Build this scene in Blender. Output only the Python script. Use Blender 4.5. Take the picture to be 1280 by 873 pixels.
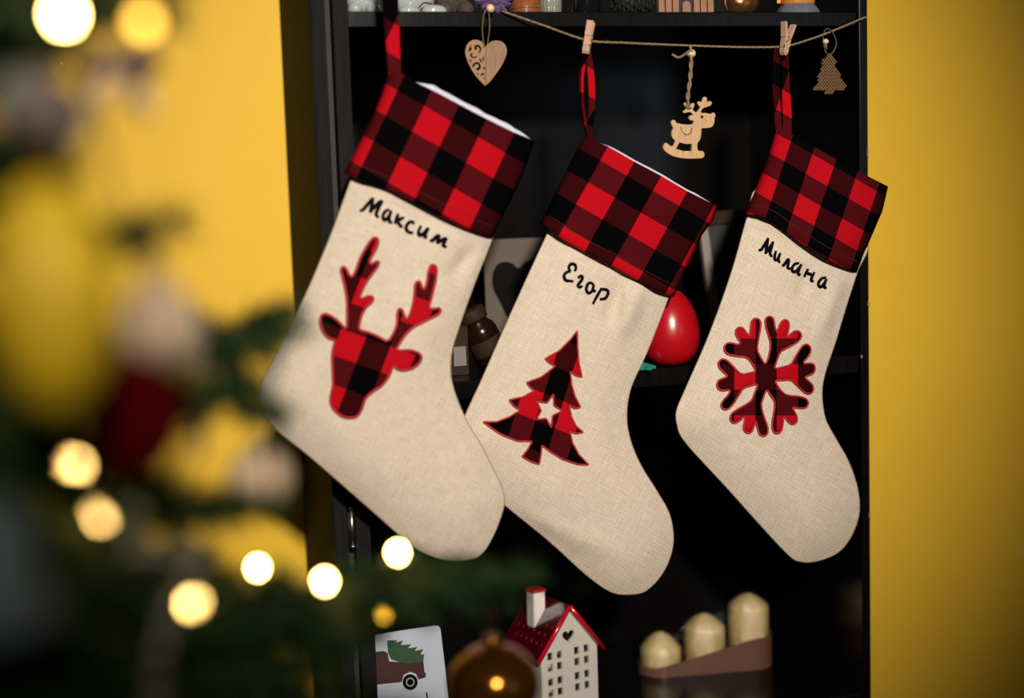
import bpy, bmesh, math, random
import numpy as np
from mathutils import Vector, Matrix, noise
from mathutils.geometry import delaunay_2d_cdt

for o in list(bpy.data.objects):
    bpy.data.objects.remove(o)
SC = bpy.context.scene
COL = SC.collection
random.seed(7)

# ------------------------------------------------------------------ camera
FPX = 1280 * 50 / 36
CAM = np.array([0.0, -1.38, 1.35])
_psi, _th, _ro = (math.radians(a) for a in (14.4, 6.1, 1.85))
FW = np.array([math.sin(_psi) * math.cos(_th), math.cos(_psi) * math.cos(_th), -math.sin(_th)])
_R0 = np.array([math.cos(_psi), -math.sin(_psi), 0.0])
_U0 = np.cross(_R0, FW)
RT = math.cos(_ro) * _R0 - math.sin(_ro) * _U0
UP = math.sin(_ro) * _R0 + math.cos(_ro) * _U0
cd = bpy.data.cameras.new('camera')
cam = bpy.data.objects.new('camera', cd)
COL.objects.link(cam)
cd.lens = 50
cd.sensor_width = 36
cd.clip_start = 0.01
m = Matrix.Identity(4)
for i in range(3):
    m[i][0], m[i][1], m[i][2], m[i][3] = RT[i], UP[i], -FW[i], CAM[i]
cam.matrix_world = m
cd.dof.use_dof = True
cd.dof.focus_distance = 1.455
cd.dof.aperture_fstop = 1.7
SC.camera = cam

# ------------------------------------------------------------------ light
W = bpy.data.worlds.new('world')
SC.world = W
W.use_nodes = True
W.node_tree.nodes['Background'].inputs[0].default_value = (1.0, 0.80, 0.58, 1)
W.node_tree.nodes['Background'].inputs[1].default_value = 0.035


def lamp(name, kind, loc, target, energy, color, **kw):
    d = bpy.data.lights.new(name, kind)
    d.energy = energy
    d.color = color
    for k, v in kw.items():
        setattr(d, k, v)
    o = bpy.data.objects.new(name, d)
    COL.objects.link(o)
    o.location = loc
    o.rotation_euler = (Vector(target) - Vector(loc)).to_track_quat('-Z', 'Y').to_euler()
    return o


# added key spot for the unseen main light, behind and above the photographer
lamp('key_spot_light', 'SPOT', (0.05, -3.0, 2.40), (0.395, 0.0, 1.375), 650, (1.0, 0.94, 0.86),
     spot_size=math.radians(28.5), spot_blend=1.0, shadow_soft_size=0.10)
# dim winter daylight from a window behind, to the right
lamp('window_light', 'AREA', (1.72, -2.45, 1.55), (0.55, 0.3, 1.42), 1.2, (0.72, 0.84, 1.0),
     shape='RECTANGLE', size=0.5, size_y=0.6)
SC.view_settings.view_transform = 'Standard'
SC.view_settings.look = 'None'
SC.view_settings.gamma = 1
SC.view_settings.exposure = 0.0
SC.view_settings.use_curve_mapping = False


# ------------------------------------------------------------------ geometry helpers
def ray(px, py):
    return FW + (px - 640) / FPX * RT - (py - 436.5) / FPX * UP


def P(px, py, Y):
    d = ray(px, py)
    return CAM + d * ((Y - CAM[1]) / d[1])


def PD(px, py, dep):
    return CAM + ray(px, py) * dep


def PZ(px, py, z):
    d = ray(px, py)
    return CAM + d * ((z - CAM[2]) / d[2])


def proj(p):
    v = np.asarray(p) - CAM
    z = v @ FW
    return 640 + FPX * (v @ RT) / z, 436.5 - FPX * (v @ UP) / z


ROOT = {}


def thing(name, label, cat, loc, group=None):
    o = bpy.data.objects.new(name, None)
    COL.objects.link(o)
    o.empty_display_size = 0.02
    o.location = [float(a) for a in loc]
    o['label'] = label
    o['category'] = cat
    if group:
        o['group'] = group
    ROOT[o] = np.array(loc, float)
    return o


def root_of(p):
    while p.parent:
        p = p.parent
    return p


def mk(name, verts, faces, mat, parent=None, smooth=True, uv=None, label=None, cat=None, base=None, kind=None, group=None):
    verts = np.asarray(verts, float)
    if parent is not None:
        off = ROOT[root_of(parent)]
    elif base is not None:
        off = np.asarray(base, float)
    else:
        off = np.array([(verts[:, 0].min() + verts[:, 0].max()) / 2, (verts[:, 1].min() + verts[:, 1].max()) / 2, verts[:, 2].min()])
    me = bpy.data.meshes.new(name)
    me.from_pydata((verts - off).tolist(), [], [list(map(int, f)) for f in faces])
    if smooth:
        me.polygons.foreach_set('use_smooth', [True] * len(me.polygons))
    if uv is not None:
        l = me.uv_layers.new(name='UVMap')
        vi = np.empty(len(me.loops), dtype=np.int32)
        me.loops.foreach_get('vertex_index', vi)
        l.data.foreach_set('uv', np.asarray(uv, np.float32)[vi].ravel())
    me.materials.append(mat)
    me.update()
    o = bpy.data.objects.new(name, me)
    COL.objects.link(o)
    if parent is not None:
        o.parent = parent
    else:
        o.location = off.tolist()
        ROOT[o] = off
    if label:
        o['label'] = label
    if cat:
        o['category'] = cat
    if kind:
        o['kind'] = kind
    if group:
        o['group'] = group
    return o


def fixn(o):
    bm = bmesh.new()
    bm.from_mesh(o.data)
    bmesh.ops.recalc_face_normals(bm, faces=bm.faces)
    bm.to_mesh(o.data)
    bm.free()
    return o


def box(x0, x1, y0, y1, z0, z1, bev=0.001, M=None):
    bm = bmesh.new()
    bmesh.ops.create_cube(bm, size=1)
    for v in bm.verts:
        v.co = Vector((x0 + (v.co.x + .5) * (x1 - x0), y0 + (v.co.y + .5) * (y1 - y0), z0 + (v.co.z + .5) * (z1 - z0)))
    if bev:
        bmesh.ops.bevel(bm, geom=bm.edges[:], offset=bev, segments=2, affect='EDGES', profile=.5)
    if M is not None:
        bmesh.ops.transform(bm, matrix=M, verts=bm.verts)
    bm.verts.index_update()
    vs = np.array([v.co[:] for v in bm.verts])
    fs = [[v.index for v in f.verts] for f in bm.faces]
    bm.free()
    return vs, fs


def join(*parts):
    V, Fs, n = [], [], 0
    for v, f in parts:
        V.append(np.asarray(v))
        Fs += [[i + n for i in q] for q in f]
        n += len(v)
    return np.vstack(V), Fs


def xf(vf, M):
    v, f = vf
    return np.array([(M @ Vector(p))[:] for p in v]), f


def lathe(prof, c=(0, 0, 0), n=28, M=None, rfun=None):
    vs, fs = [], []
    k = len(prof)
    for i in range(n):
        a = 2 * math.pi * i / n
        for j, (r, z) in enumerate(prof):
            rr = r * (rfun(a, z) if rfun else 1)
            vs.append((rr * math.cos(a), rr * math.sin(a), z))
    for i in range(n):
        for j in range(k - 1):
            a, b = i * k + j, ((i + 1) % n) * k + j
            fs.append((a, b, b + 1, a + 1))
    if prof[0][0] > 1e-6:
        fs.append([i * k for i in range(n)][::-1])
    if prof[-1][0] > 1e-6:
        fs.append([i * k + k - 1 for i in range(n)])
    vs = np.array(vs)
    if M is not None:
        vs = np.array([(M @ Vector(p))[:] for p in vs])
    return vs + np.array(c), fs


def ellipsoid(c, r, n=24, k=14, M=None):
    prof = [(max(1e-5, math.sin(math.pi * j / k)), -math.cos(math.pi * j / k)) for j in range(k + 1)]
    S = Matrix.Diagonal((r[0], r[1], r[2], 1))
    if M is not None:
        S = M @ S
    return lathe(prof, c, n, S)


def tube(path, rad, n=8, closed=False, flat=1.0, ny=None):
    P_ = [Vector(p) for p in path]
    N = len(P_)
    rads = rad if hasattr(rad, '__len__') else [rad] * N
    vs, fs = [], []
    up = None
    for i in range(N):
        a = P_[(i - 1) % N] if (closed or i > 0) else P_[i]
        b = P_[(i + 1) % N] if (closed or i < N - 1) else P_[i]
        t = (b - a)
        t = t.normalized() if t.length > 1e-9 else Vector((0, 0, 1))
        if ny is not None:
            u = Vector(ny)
        elif up is None:
            u = Vector((0, 1, 0)) if abs(t.y) < .9 else Vector((1, 0, 0))
        else:
            u = up
        u = u - t * u.dot(t)
        u.normalize()
        up = u
        w = t.cross(u)
        for k in range(n):
            an = 2 * math.pi * k / n
            vs.append(P_[i] + (w * math.cos(an) + u * math.sin(an) * flat) * rads[i])
    for i in range(N if closed else N - 1):
        for k in range(n):
            a, b = i * n + k, i * n + (k + 1) % n
            c, d = ((i + 1) % N) * n + (k + 1) % n, ((i + 1) % N) * n + k
            fs.append((a, b, c, d))
    if not closed:
        fs.append(list(range(n))[::-1])
        fs.append([(N - 1) * n + k for k in range(n)])
    return np.array([v[:] for v in vs]), fs


def chaikin(pts, it=1, closed=True):
    pts = [np.array(p, float) for p in pts]
    for _ in range(it):
        out = [] if closed else [pts[0]]
        n = len(pts)
        for i in range(n if closed else n - 1):
            a, b = pts[i], pts[(i + 1) % n]
            out += [a * .75 + b * .25, a * .25 + b * .75]
        if not closed:
            out.append(pts[-1])
        pts = out
    return np.array(pts)


def catmull(pts, k=6, closed=False):
    p = [np.array(q, float) for q in pts]
    n = len(p)
    out = []
    for i in range(n if closed else n - 1):
        p1, p2 = p[i], p[(i + 1) % n]
        p0 = p[(i - 1) % n] if (closed or i > 0) else 2 * p1 - p2
        p3 = p[(i + 2) % n] if (closed or i < n - 2) else 2 * p2 - p1
        for j in range(k):
            t = j / k
            out.append(.5 * ((2 * p1) + (-p0 + p2) * t + (2 * p0 - 5 * p1 + 4 * p2 - p3) * t * t + (-p0 + 3 * p1 - 3 * p2 + p3) * t ** 3))
    if not closed:
        out.append(p[-1])
    return np.array(out)


def resample(poly, step, closed=True):
    poly = np.asarray(poly, float)
    q = np.vstack([poly, poly[:1]]) if closed else poly
    seg = np.linalg.norm(np.diff(q, axis=0), axis=1)
    s = np.concatenate([[0], np.cumsum(seg)])
    n = max(4, int(round(s[-1] / step)))
    t = np.linspace(0, s[-1], n + 1)
    if closed:
        t = t[:-1]
    return np.stack([np.interp(t, s, q[:, k]) for k in range(q.shape[1])], 1)


def inpoly(pts, poly):
    x, y = pts[:, 0], pts[:, 1]
    ins = np.zeros(len(pts), bool)
    n = len(poly)
    for i in range(n):
        x0, y0 = poly[i]
        x1, y1 = poly[(i + 1) % n]
        c = (y0 > y) != (y1 > y)
        with np.errstate(divide='ignore', invalid='ignore'):
            xi = (x1 - x0) * (y - y0) / (y1 - y0) + x0
        ins ^= c & (x < xi)
    return ins


def distpoly(pts, poly):
    d = np.full(len(pts), 1e9)
    n = len(poly)
    for i in range(n):
        a, b = poly[i], poly[(i + 1) % n]
        ab = b - a
        L = ab @ ab
        if L < 1e-12:
            continue
        t = np.clip(((pts - a) @ ab) / L, 0, 1)
        d = np.minimum(d, np.linalg.norm(pts - (a + t[:, None] * ab), axis=1))
    return d


def triangulate(poly, holes=(), grid=None):
    """2D triangulation (any units) of a polygon with holes and optional inner points"""
    loops = [np.asarray(poly, float)] + [np.asarray(h, float) for h in holes]
    pts, edges = [], []
    for L in loops:
        n0 = len(pts)
        pts += L.tolist()
        edges += [(n0 + i, n0 + (i + 1) % len(L)) for i in range(len(L))]
    if grid:
        mn, mx = loops[0].min(0), loops[0].max(0)
        gx, gy = np.meshgrid(np.arange(mn[0], mx[0], grid), np.arange(mn[1], mx[1], grid * .87))
        gx = gx + (np.arange(gx.shape[0]) % 2)[:, None] * grid * .5
        g = np.stack([gx.ravel(), gy.ravel()], 1)
        ok = inpoly(g, loops[0])
        for h in loops[1:]:
            ok &= ~inpoly(g, h)
        g = g[ok]
        dd = distpoly(g, loops[0])
        for h in loops[1:]:
            dd = np.minimum(dd, distpoly(g, h))
        pts += g[dd > grid * .45].tolist()
    r = delaunay_2d_cdt([Vector(p) for p in pts], edges, [], 0, 1e-7)
    v = np.array([q[:] for q in r[0]])
    f = np.array([t for t in r[2] if len(t) == 3])
    c = v[f].mean(1)
    ok = inpoly(c, loops[0])
    for h in loops[1:]:
        ok &= ~inpoly(c, h)
    return v, f[ok], loops


def plate(poly, holes, Y, t, shear=0.0):
    """thin board lying in the plane y=Y (front face) cut to an outline, with thickness t"""
    v, f, loops = triangulate(poly, holes)
    fr = np.array([P(a, b, Y) for a, b in v])
    bk = fr + np.array([0, t, 0])
    n = len(v)
    fs = [tuple(q) for q in f] + [tuple(int(i) + n for i in q[::-1]) for q in f]
    cnt = {}
    for q in f:
        for a, b in ((q[0], q[1]), (q[1], q[2]), (q[2], q[0])):
            cnt.setdefault((min(a, b), max(a, b)), []).append((a, b))
    for k, e in cnt.items():
        if len(e) == 1:
            a, b = e[0]
            fs.append((b, a, a + n, b + n))
    return np.vstack([fr, bk]), fs


def z2(pts, s, ox, oy):
    return [(ox + x / s, oy + y / s) for x, y in pts]


# ------------------------------------------------------------------ materials
class NT:
    def __init__(s, name):
        s.m = bpy.data.materials.new(name)
        s.m.use_nodes = True
        s.t = s.m.node_tree
        s.b = s.t.nodes['Principled BSDF']
        s.out = s.t.nodes['Material Output']

    def n(s, typ, ins=None, **kw):
        nd = s.t.nodes.new(typ)
        for k, v in kw.items():
            setattr(nd, k, v)
        for k, v in (ins or {}).items():
            s.set(nd.inputs[k], v)
        return nd

    def set(s, sock, v):
        if isinstance(v, bpy.types.NodeSocket):
            s.t.links.new(v, sock)
        else:
            sock.default_value = v

    def math(s, op, a, b=0.0, c=0.0):
        nd = s.t.nodes.new('ShaderNodeMath')
        nd.operation = op
        s.set(nd.inputs[0], a)
        s.set(nd.inputs[1], b)
        s.set(nd.inputs[2], c)
        return nd.outputs[0]

    def mix(s, f, a, b):
        nd = s.t.nodes.new('ShaderNodeMix')
        nd.data_type = 'RGBA'
        s.set(nd.inputs[0], f)
        s.set(nd.inputs[6], a)
        s.set(nd.inputs[7], b)
        return nd.outputs[2]

    def noise(s, scale, detail=3, vec=None, rough=.5):
        nd = s.n('ShaderNodeTexNoise', {'Scale': scale, 'Detail': detail, 'Roughness': rough})
        if vec is not None:
            s.set(nd.inputs['Vector'], vec)
        return nd.outputs[0]

    def coord(s, which='Object', scale=None):
        c = s.n('ShaderNodeTexCoord').outputs[which]
        if scale:
            mp = s.n('ShaderNodeMapping', {'Vector': c, 'Scale': scale})
            c = mp.outputs[0]
        return c

    def bump(s, h, strength=.3, dist=.001):
        b = s.n('ShaderNodeBump', {'Height': h, 'Strength': strength, 'Distance': dist})
        s.t.links.new(b.outputs[0], s.b.inputs['Normal'])

    def p(s, **kw):
        for k, v in kw.items():
            s.set(s.b.inputs[k.replace('_', ' ')], v)
        return s


def c4(c):
    return (c[0], c[1], c[2], 1)


def ramp(lo, hi):
    pass


def mat_simple(name, col, rough=.5, var=.15, scale=60, bump=.0, bscale=300, metal=0.0, coat=0.0, spec=.5, **kw):
    t = NT(name)
    nz = t.noise(scale, 3, t.coord())
    col2 = tuple(max(0, x * (1 - var * 2)) for x in col)
    t.p(Base_Color=t.mix(nz, c4(col2), c4(tuple(min(1, x * (1 + var)) for x in col))), Roughness=rough, Metallic=metal)
    t.b.inputs['Coat Weight'].default_value = coat
    t.b.inputs['Coat Roughness'].default_value = .08
    t.b.inputs['Specular IOR Level'].default_value = spec
    if bump:
        t.bump(t.noise(bscale, 2, t.coord()), bump, .001)
    for k, v in kw.items():
        t.set(t.b.inputs[k.replace('_', ' ')], v)
    return t.m


def mat_wood(name, a, b, stretch=(90, 90, 9), rough=.5, spec=.5, bump=.15, coat=0):
    t = NT(name)
    v = t.coord('Object', stretch)
    nz = t.noise(3.0, 5, v, .6)
    nz = t.math('MULTIPLY_ADD', nz, 2.2, -.6)
    t.p(Base_Color=t.mix(nz, c4(a), c4(b)), Roughness=rough)
    t.b.inputs['Specular IOR Level'].default_value = spec
    t.b.inputs['Coat Weight'].default_value = coat
    t.bump(nz, bump, .0006)
    return t.m


def mat_plaid(name):
    t = NT(name)
    uv = t.coord('UV')
    sp = t.n('ShaderNodeSeparateXYZ', {0: uv})

    def stripe(s):
        return t.math('GREATER_THAN', t.math('MODULO', t.math('ADD', s, 200.0), 2.0), 1.0)
    jn = t.noise(9, 2, uv)
    w1 = stripe(t.math('ADD', sp.outputs[0], t.math('MULTIPLY_ADD', jn, .05, -.025)))
    w2 = stripe(t.math('ADD', sp.outputs[1], t.math('MULTIPLY_ADD', jn, -.05, .025)))
    blk = (0.0012, 0.0009, 0.0011, 1)
    # twill: which thread lies on top
    tw = t.math('SINE', t.math('MULTIPLY', t.math('ADD', sp.outputs[0], sp.outputs[1]), 88.0))
    fz = t.noise(70, 3, uv, .7)
    top = t.math('MULTIPLY_ADD', tw, .16, t.math('MULTIPLY_ADD', fz, .9, -.27))
    sel = t.n('ShaderNodeMix', {0: top, 2: w1, 3: w2}).outputs[0]
    same = t.math('COMPARE', w1, w2, .1)
    halfred = (0.066, 0.0035, 0.005, 1)
    mixed = t.mix(sel, (0.018, 0.0016, 0.002, 1), halfred)
    pure = t.mix(w1, blk, t.mix(fz, (0.26, 0.0022, 0.006, 1), (0.46, 0.005, 0.011, 1)))
    col = t.mix(same, mixed, pure)
    t.p(Base_Color=col, Roughness=.95)
    t.b.inputs['Specular IOR Level'].default_value = .02
    t.bump(t.math('ADD', t.math('MULTIPLY', tw, .3), fz), .35, .0008)
    return t.m


def mat_burlap(name, tint=(1, 1, 1)):
    t = NT(name)
    uv = t.coord('UV')          # millimetres on the cloth
    sp = t.n('ShaderNodeSeparateXYZ', {0: uv})
    wob = t.noise(.12, 2, uv)
    k = 2 * math.pi / 3.3
    u = t.math('MULTIPLY', t.math('MULTIPLY_ADD', wob, 1.2, sp.outputs[0]), k)
    v = t.math('MULTIPLY', t.math('MULTIPLY_ADD', wob, -1.2, sp.outputs[1]), k)
    h = t.math('MULTIPLY_ADD', t.math('MULTIPLY', t.math('SINE', u), t.math('SINE', v)), .5, .5)
    n1 = t.noise(1.0, 3, t.n('ShaderNodeMapping', {'Vector': uv, 'Scale': (.06, .75, 1)}).outputs[0])
    n2 = t.noise(1.0, 3, t.n('ShaderNodeMapping', {'Vector': uv, 'Scale': (.75, .06, 1)}).outputs[0])
    thr = t.math('MULTIPLY_ADD', t.math('ADD', n1, n2), 1.1, -.6)
    a = t.mix(thr, (0.45 * tint[0], 0.36 * tint[1], 0.27 * tint[2], 1), (0.70 * tint[0], 0.60 * tint[1], 0.49 * tint[2], 1))
    col = t.mix(t.math('MULTIPLY_ADD', h, -.55, .48), a, (0.30, 0.205, 0.115, 1))
    t.p(Base_Color=col, Roughness=.9)
    t.b.inputs['Specular IOR Level'].default_value = .15
    t.b.inputs['Sheen Weight'].default_value = .08
    t.bump(h, .5, .0007)
    return t.m


def mat_film(name):
    t = NT(name)
    tr = t.n('ShaderNodeBsdfTransparent', {0: (.97, .97, .97, 1)})
    gl = t.n('ShaderNodeBsdfGlossy', {'Color': (1, 1, 1, 1), 'Roughness': .12})
    bp = t.n('ShaderNodeBump', {'Height': t.noise(150, 3, t.coord()), 'Strength': 1.0, 'Distance': .006})
    t.t.links.new(bp.outputs[0], gl.inputs['Normal'])
    fr = t.n('ShaderNodeFresnel', {'IOR': 1.3})
    t.t.links.new(bp.outputs[0], fr.inputs['Normal'])
    mx = t.n('ShaderNodeMixShader', {0: t.math('MULTIPLY_ADD', fr.outputs[0], .35, .10), 1: tr.outputs[0], 2: gl.outputs[0]})
    t.t.links.new(mx.outputs[0], t.out.inputs['Surface'])
    return t.m


def mat_emit(name, col, s):
    t = NT(name)
    t.p(Base_Color=c4((.8, .6, .3)), Roughness=.3, Emission_Color=c4(col), Emission_Strength=s)
    return t.m


def mat_wall():
    t = NT('yellow_plaster')
    v = t.coord()
    n1 = t.noise(2.2, 4, v)
    n2 = t.noise(14, 5, v, .6)
    f = t.math('MULTIPLY_ADD', n1, .9, t.math('MULTIPLY_ADD', n2, .5, -.2))
    col = t.mix(f, (0.65, 0.372, 0.019, 1), (0.745, 0.450, 0.030, 1))
    # pale scuffs
    sc = t.noise(38, 2, t.n('ShaderNodeMapping', {'Vector': v, 'Scale': (1.6, 1, .6), 'Rotation': (0, .5, 0)}).outputs[0])
    scf = t.math('MULTIPLY', t.math('GREATER_THAN', sc, .765), .18)
    col = t.mix(scf, col, (0.85, 0.66, 0.30, 1))
    t.p(Base_Color=col, Roughness=.62)
    t.b.inputs['Specular IOR Level'].default_value = .25
    t.bump(t.math('ADD', t.noise(260, 3, v), t.math('MULTIPLY', n2, 2.0)), .25, .0012)
    return t.m


M = {}
M['wall'] = mat_wall()
M['wenge'] = mat_wood('dark_wenge', (0.0016, 0.0014, 0.0014), (0.0042, 0.0036, 0.0034), (120, 120, 5), .20, .22, .05)
M['wenge_edge'] = mat_wood('dark_wenge_edge', (0.006, 0.0052, 0.0056), (0.013, 0.0113, 0.0115), (120, 120, 6), .75, .06, .2)
M['floor'] = mat_wood('floor_wood', (0.06, 0.03, 0.012), (0.13, 0.07, 0.03), (8, 60, 60), .5)
M['burlap'] = mat_burlap('burlap')
M['plaid'] = mat_plaid('buffalo_plaid')
M['seam'] = mat_simple('seam_binding', (0.32, 0.22, 0.14), .9, .3, 200, .3)
M['seamthread'] = mat_simple('dark_red_thread', (0.045, 0.002, 0.003), .9)
M['stitch'] = mat_simple('red_satin_stitch', (0.40, 0.005, 0.012), .55, .25, 500, .6, 1800)
M['thread'] = mat_simple('dark_embroidery_thread', (0.0035, 0.0025, 0.005), .7, .3, 600, .6, 1800, spec=.04)
M['fleece'] = mat_simple('white_fleece', (0.56, 0.54, 0.60), .95, .08, 200, .6, 900)
M['wood'] = mat_wood('light_plywood', (0.33, 0.18, 0.08), (0.54, 0.34, 0.18), (260, 260, 24), .6, .3, .1)
M['wood2'] = mat_wood('brown_walnut_veneer', (0.15, 0.075, 0.037), (0.28, 0.155, 0.085), (260, 260, 24), .6, .3, .1)
M['wood3'] = mat_wood('tan_plywood', (0.20, 0.105, 0.048), (0.30, 0.17, 0.083), (260, 260, 24), .6, .3, .1)
M['pinwood'] = mat_wood('clothespin_wood', (0.36, 0.205, 0.125), (0.48, 0.30, 0.195), (200, 200, 30), .6, .3, .1)
M['twine'] = mat_simple('jute_twine', (0.27, 0.18, 0.09), .95, .4, 700, .8, 1500)
M['cord'] = mat_simple('olive_thread', (0.14, 0.11, 0.035), .8, .3, 600)
M['bead'] = mat_wood('bead_wood', (0.50, 0.34, 0.17), (0.68, 0.5, 0.3), (200, 200, 200), .5)
M['weave'] = mat_simple('woven_straw', (0.20, 0.105, 0.042), .7, .45, 900, .4, 1500)
M['metal'] = mat_simple('grey_metal', (0.45, 0.43, 0.4), .3, .1, 200, metal=1.0)
M['redgloss'] = mat_simple('red_lacquer', (0.36, 0.003, 0.007), .26, .10, 30, .04, 260, spec=.5)
M['roof'] = mat_simple('dark_red_glaze', (0.055, 0.001, 0.004), .3, .25, 90, .12, 260, coat=.12, spec=.35)
M['trimred'] = mat_simple('red_glaze', (0.42, 0.005, 0.015), .18, .15, 90, coat=.5)
M['fleck'] = mat_simple('maroon_fleck', (0.10, 0.006, 0.012), .3)
M['ceramic'] = mat_simple('cream_glaze', (0.56, 0.50, 0.43), .22, .06, 30, .05, 200, coat=.5)
M['dark'] = mat_simple('dark_inside', (0.02, 0.017, 0.015), .8)
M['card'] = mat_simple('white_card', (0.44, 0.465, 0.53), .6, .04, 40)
M['ink_dark'] = mat_simple('dark_print', (0.003, 0.003, 0.003), .6, spec=.05)
M['ink_green'] = mat_simple('green_print', (0.022, 0.075, 0.022), .6, .3, 120)
M['ink_red'] = mat_simple('rust_print', (0.05, 0.011, 0.008), .6, .3, 120)
M['ink_grey'] = mat_simple('grey_print', (0.30, 0.29, 0.27), .6)
M['wax'] = mat_simple('ivory_wax', (0.62, 0.46, 0.20), .38, .08, 40, .08, 160)
M['wick'] = mat_simple('wick_cotton', (0.75, 0.7, 0.6), .9)
M['tray'] = mat_simple('brown_cardboard', (0.125, 0.055, 0.035), .42, .12, 60, .15, 300)
M['film'] = mat_film('cellophane')
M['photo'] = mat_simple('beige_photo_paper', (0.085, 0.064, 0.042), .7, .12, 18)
M['amber'] = mat_simple('amber_glass', (0.012, 0.0045, 0.0015), .2, .3, 40, coat=.15, spec=.3)
M['pale'] = mat_wood('pale_grey_wood', (0.15, 0.12, 0.09), (0.25, 0.21, 0.165), (200, 200, 20), .6)
M['brown'] = mat_wood('brown_wood', (0.018, 0.008, 0.004), (0.036, 0.017, 0.009), (20, 200, 200), .6, .1)
M['turq'] = mat_simple('turquoise_glass', (0.02, 0.20, 0.16), .25, .4, 300, .4, 600)
M['porcelain'] = mat_simple('white_porcelain', (0.341, 0.358, 0.347), .12, .1, 60, coat=.8)
M['fur'] = mat_simple('brown_fur', (0.061, 0.041, 0.028), .95, .5, 300, 1.0, 700)
M['purple'] = mat_simple('lilac_yarn', (0.121, 0.066, 0.182), .95, .45, 500, 1.0, 900)
M['orangewood'] = mat_wood('orange_turned_wood', (0.15, 0.042, 0.011), (0.25, 0.082, 0.026), (200, 200, 20), .25, coat=.6)
M['ribglass'] = mat_simple('pale_ribbed_glass', (0.209, 0.209, 0.165), .2, .1, 60, coat=.5)
M['darkglass'] = mat_simple('dark_glass', (0.006, 0.006, 0.007), .06, .1, 60, coat=.8)
M['cone'] = mat_simple('pine_cone', (0.016, 0.018, 0.015), .7, .5, 300)
M['slat'] = mat_wood('orange_slat_wood', (0.17, 0.07, 0.028), (0.28, 0.13, 0.058), (200, 200, 20), .5)
M['gold'] = mat_simple('bronze_gold', (0.248, 0.110, 0.039), .28, .2, 120, .25, 220, metal=.8)
M['greyfelt'] = mat_simple('grey_blue_felt', (0.094, 0.110, 0.127), .95, .2, 300, .5, 700)
M['orange'] = mat_simple('orange_felt', (0.50, 0.19, 0.03), .9, .2, 300, .4, 700)
M['yellowfelt'] = mat_simple('yellow_felt', (0.55, 0.40, 0.05), .9)
M['redfelt'] = mat_simple('red_felt', (0.35, 0.01, 0.015), .9)
M['needle'] = mat_simple('fir_needle', (0.020, 0.052, 0.012), .6, .5, 25, spec=.12)
M['bark'] = mat_simple('bark', (0.05, 0.032, 0.018), .9, .4, 120, .6, 300)
M['wire'] = mat_simple('green_wire', (0.012, 0.02, 0.012), .5)
M['bulb'] = mat_emit('warm_bulb', (1.0, 0.60, 0.18), 90)
M['bulb2'] = mat_emit('amber_bulb', (1.0, 0.50, 0.03), 7)
M['bulb3'] = mat_emit('faint_amber_bulb', (1.0, 0.55, 0.06), 2.5)
M['lemon'] = mat_simple('yellow_sugared', (0.82, 0.50, 0.006), .6, .25, 60, .5, 160)
M['cream'] = mat_simple('cream_felt', (0.48, 0.34, 0.21), .8, .08, 60, .2, 200)
M['stripe'] = mat_simple('brown_felt', (0.33, 0.17, 0.09), .8)
M['wine'] = mat_simple('wine_red_yarn', (0.07, 0.0005, 0.002), .95, .4, 200, .6, 400, spec=.03)
M['silver'] = mat_simple('silver_bead', (0.30, 0.27, 0.19), .25, .1, 100, metal=.75)
M['offwhite'] = mat_simple('offwhite_enamel', (0.15, 0.135, 0.11), .5, .1, 40)
M['teal'] = mat_simple('pale_teal_enamel', (0.085, 0.115, 0.118), .45, .15, 40)
M['violet'] = mat_simple('dark_violet_ribbon', (0.035, 0.022, 0.055), .5, .3, 40)
M['tulle'] = mat_simple('beige_ribbon', (0.50, 0.34, 0.20), .6, .1, 40)
M['goldball'] = mat_simple('gold_ball', (0.20, 0.075, 0.008), .16, .1, 20, metal=.9)
M['chip'] = mat_simple('pale_chipboard', (0.25, 0.19, 0.12), .9, .4, 500)

# ------------------------------------------------------------------ the setting
XL, XR, YB = 0.167, 0.752, 0.288      # cabinet sides, wall plane
wall = mk('wall_back', *box(-1.6, 2.4, YB, YB + .1, 0, 2.6, 0), M['wall'], smooth=False, kind='structure')
floor = mk('floor', *box(-1.6, 2.4, -3.2, YB + .1, -.05, 0, 0), M['floor'], smooth=False, kind='structure')

# ------------------------------------------------------------------ the cabinet
ZT0, ZT1 = 1.517, 1.532        # upper shelf
ZM0, ZM1 = 1.149, 1.168        # middle shelf
ZL0, ZL1 = 0.770, 0.790        # lower shelf
cab = thing('cabinet', 'tall black-brown wooden cabinet with open shelves against the yellow wall', 'cabinet', ((XL + XR) / 2, .15, 0))


def part(name, vf, mat, parent, smooth=False, **k):
    return mk(name, vf[0], vf[1], mat, parent, smooth, **k)


part('side_panel', box(XL, XL + .014, 0, YB - .002, 0, 1.72, .0012), M['wenge_edge'], cab)
part('side_panel', box(XR - .010, XR, 0, YB - .002, 0, 1.72, .0012), M['wenge'], cab)
part('back_panel', box(XL + .014, XR - .010, YB - .010, YB - .002, .03, 1.70, 0), M['wenge'], cab)
stile = part('door_stile', box(XL + .021, XL + .036, -.002, .018, .04, 1.69, .001), M['wenge_edge'], cab)
part('inner_post', box(XL + .014, XL + .034, .0185, .040, .03, 1.70, 0), M['dark'], cab)
for a, b in ((ZT0, ZT1), (ZM0, ZM1), (ZL0, ZL1), (.38, .40)):
    part('shelf', box(XL + .034, XR - .0105, .004, YB - .011, a, b, .001), M['wenge'], cab)
part('base_board', box(XL + .014, XR - .010, .01, .03, 0.0, .06, .001), M['wenge'], cab)
part('top_board', box(XL + .0145, XR - .0105, 0.0, YB - .002, 1.702, 1.72, .001), M['wenge'], cab)
zh = P(437, 660, 0)[2]
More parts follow.
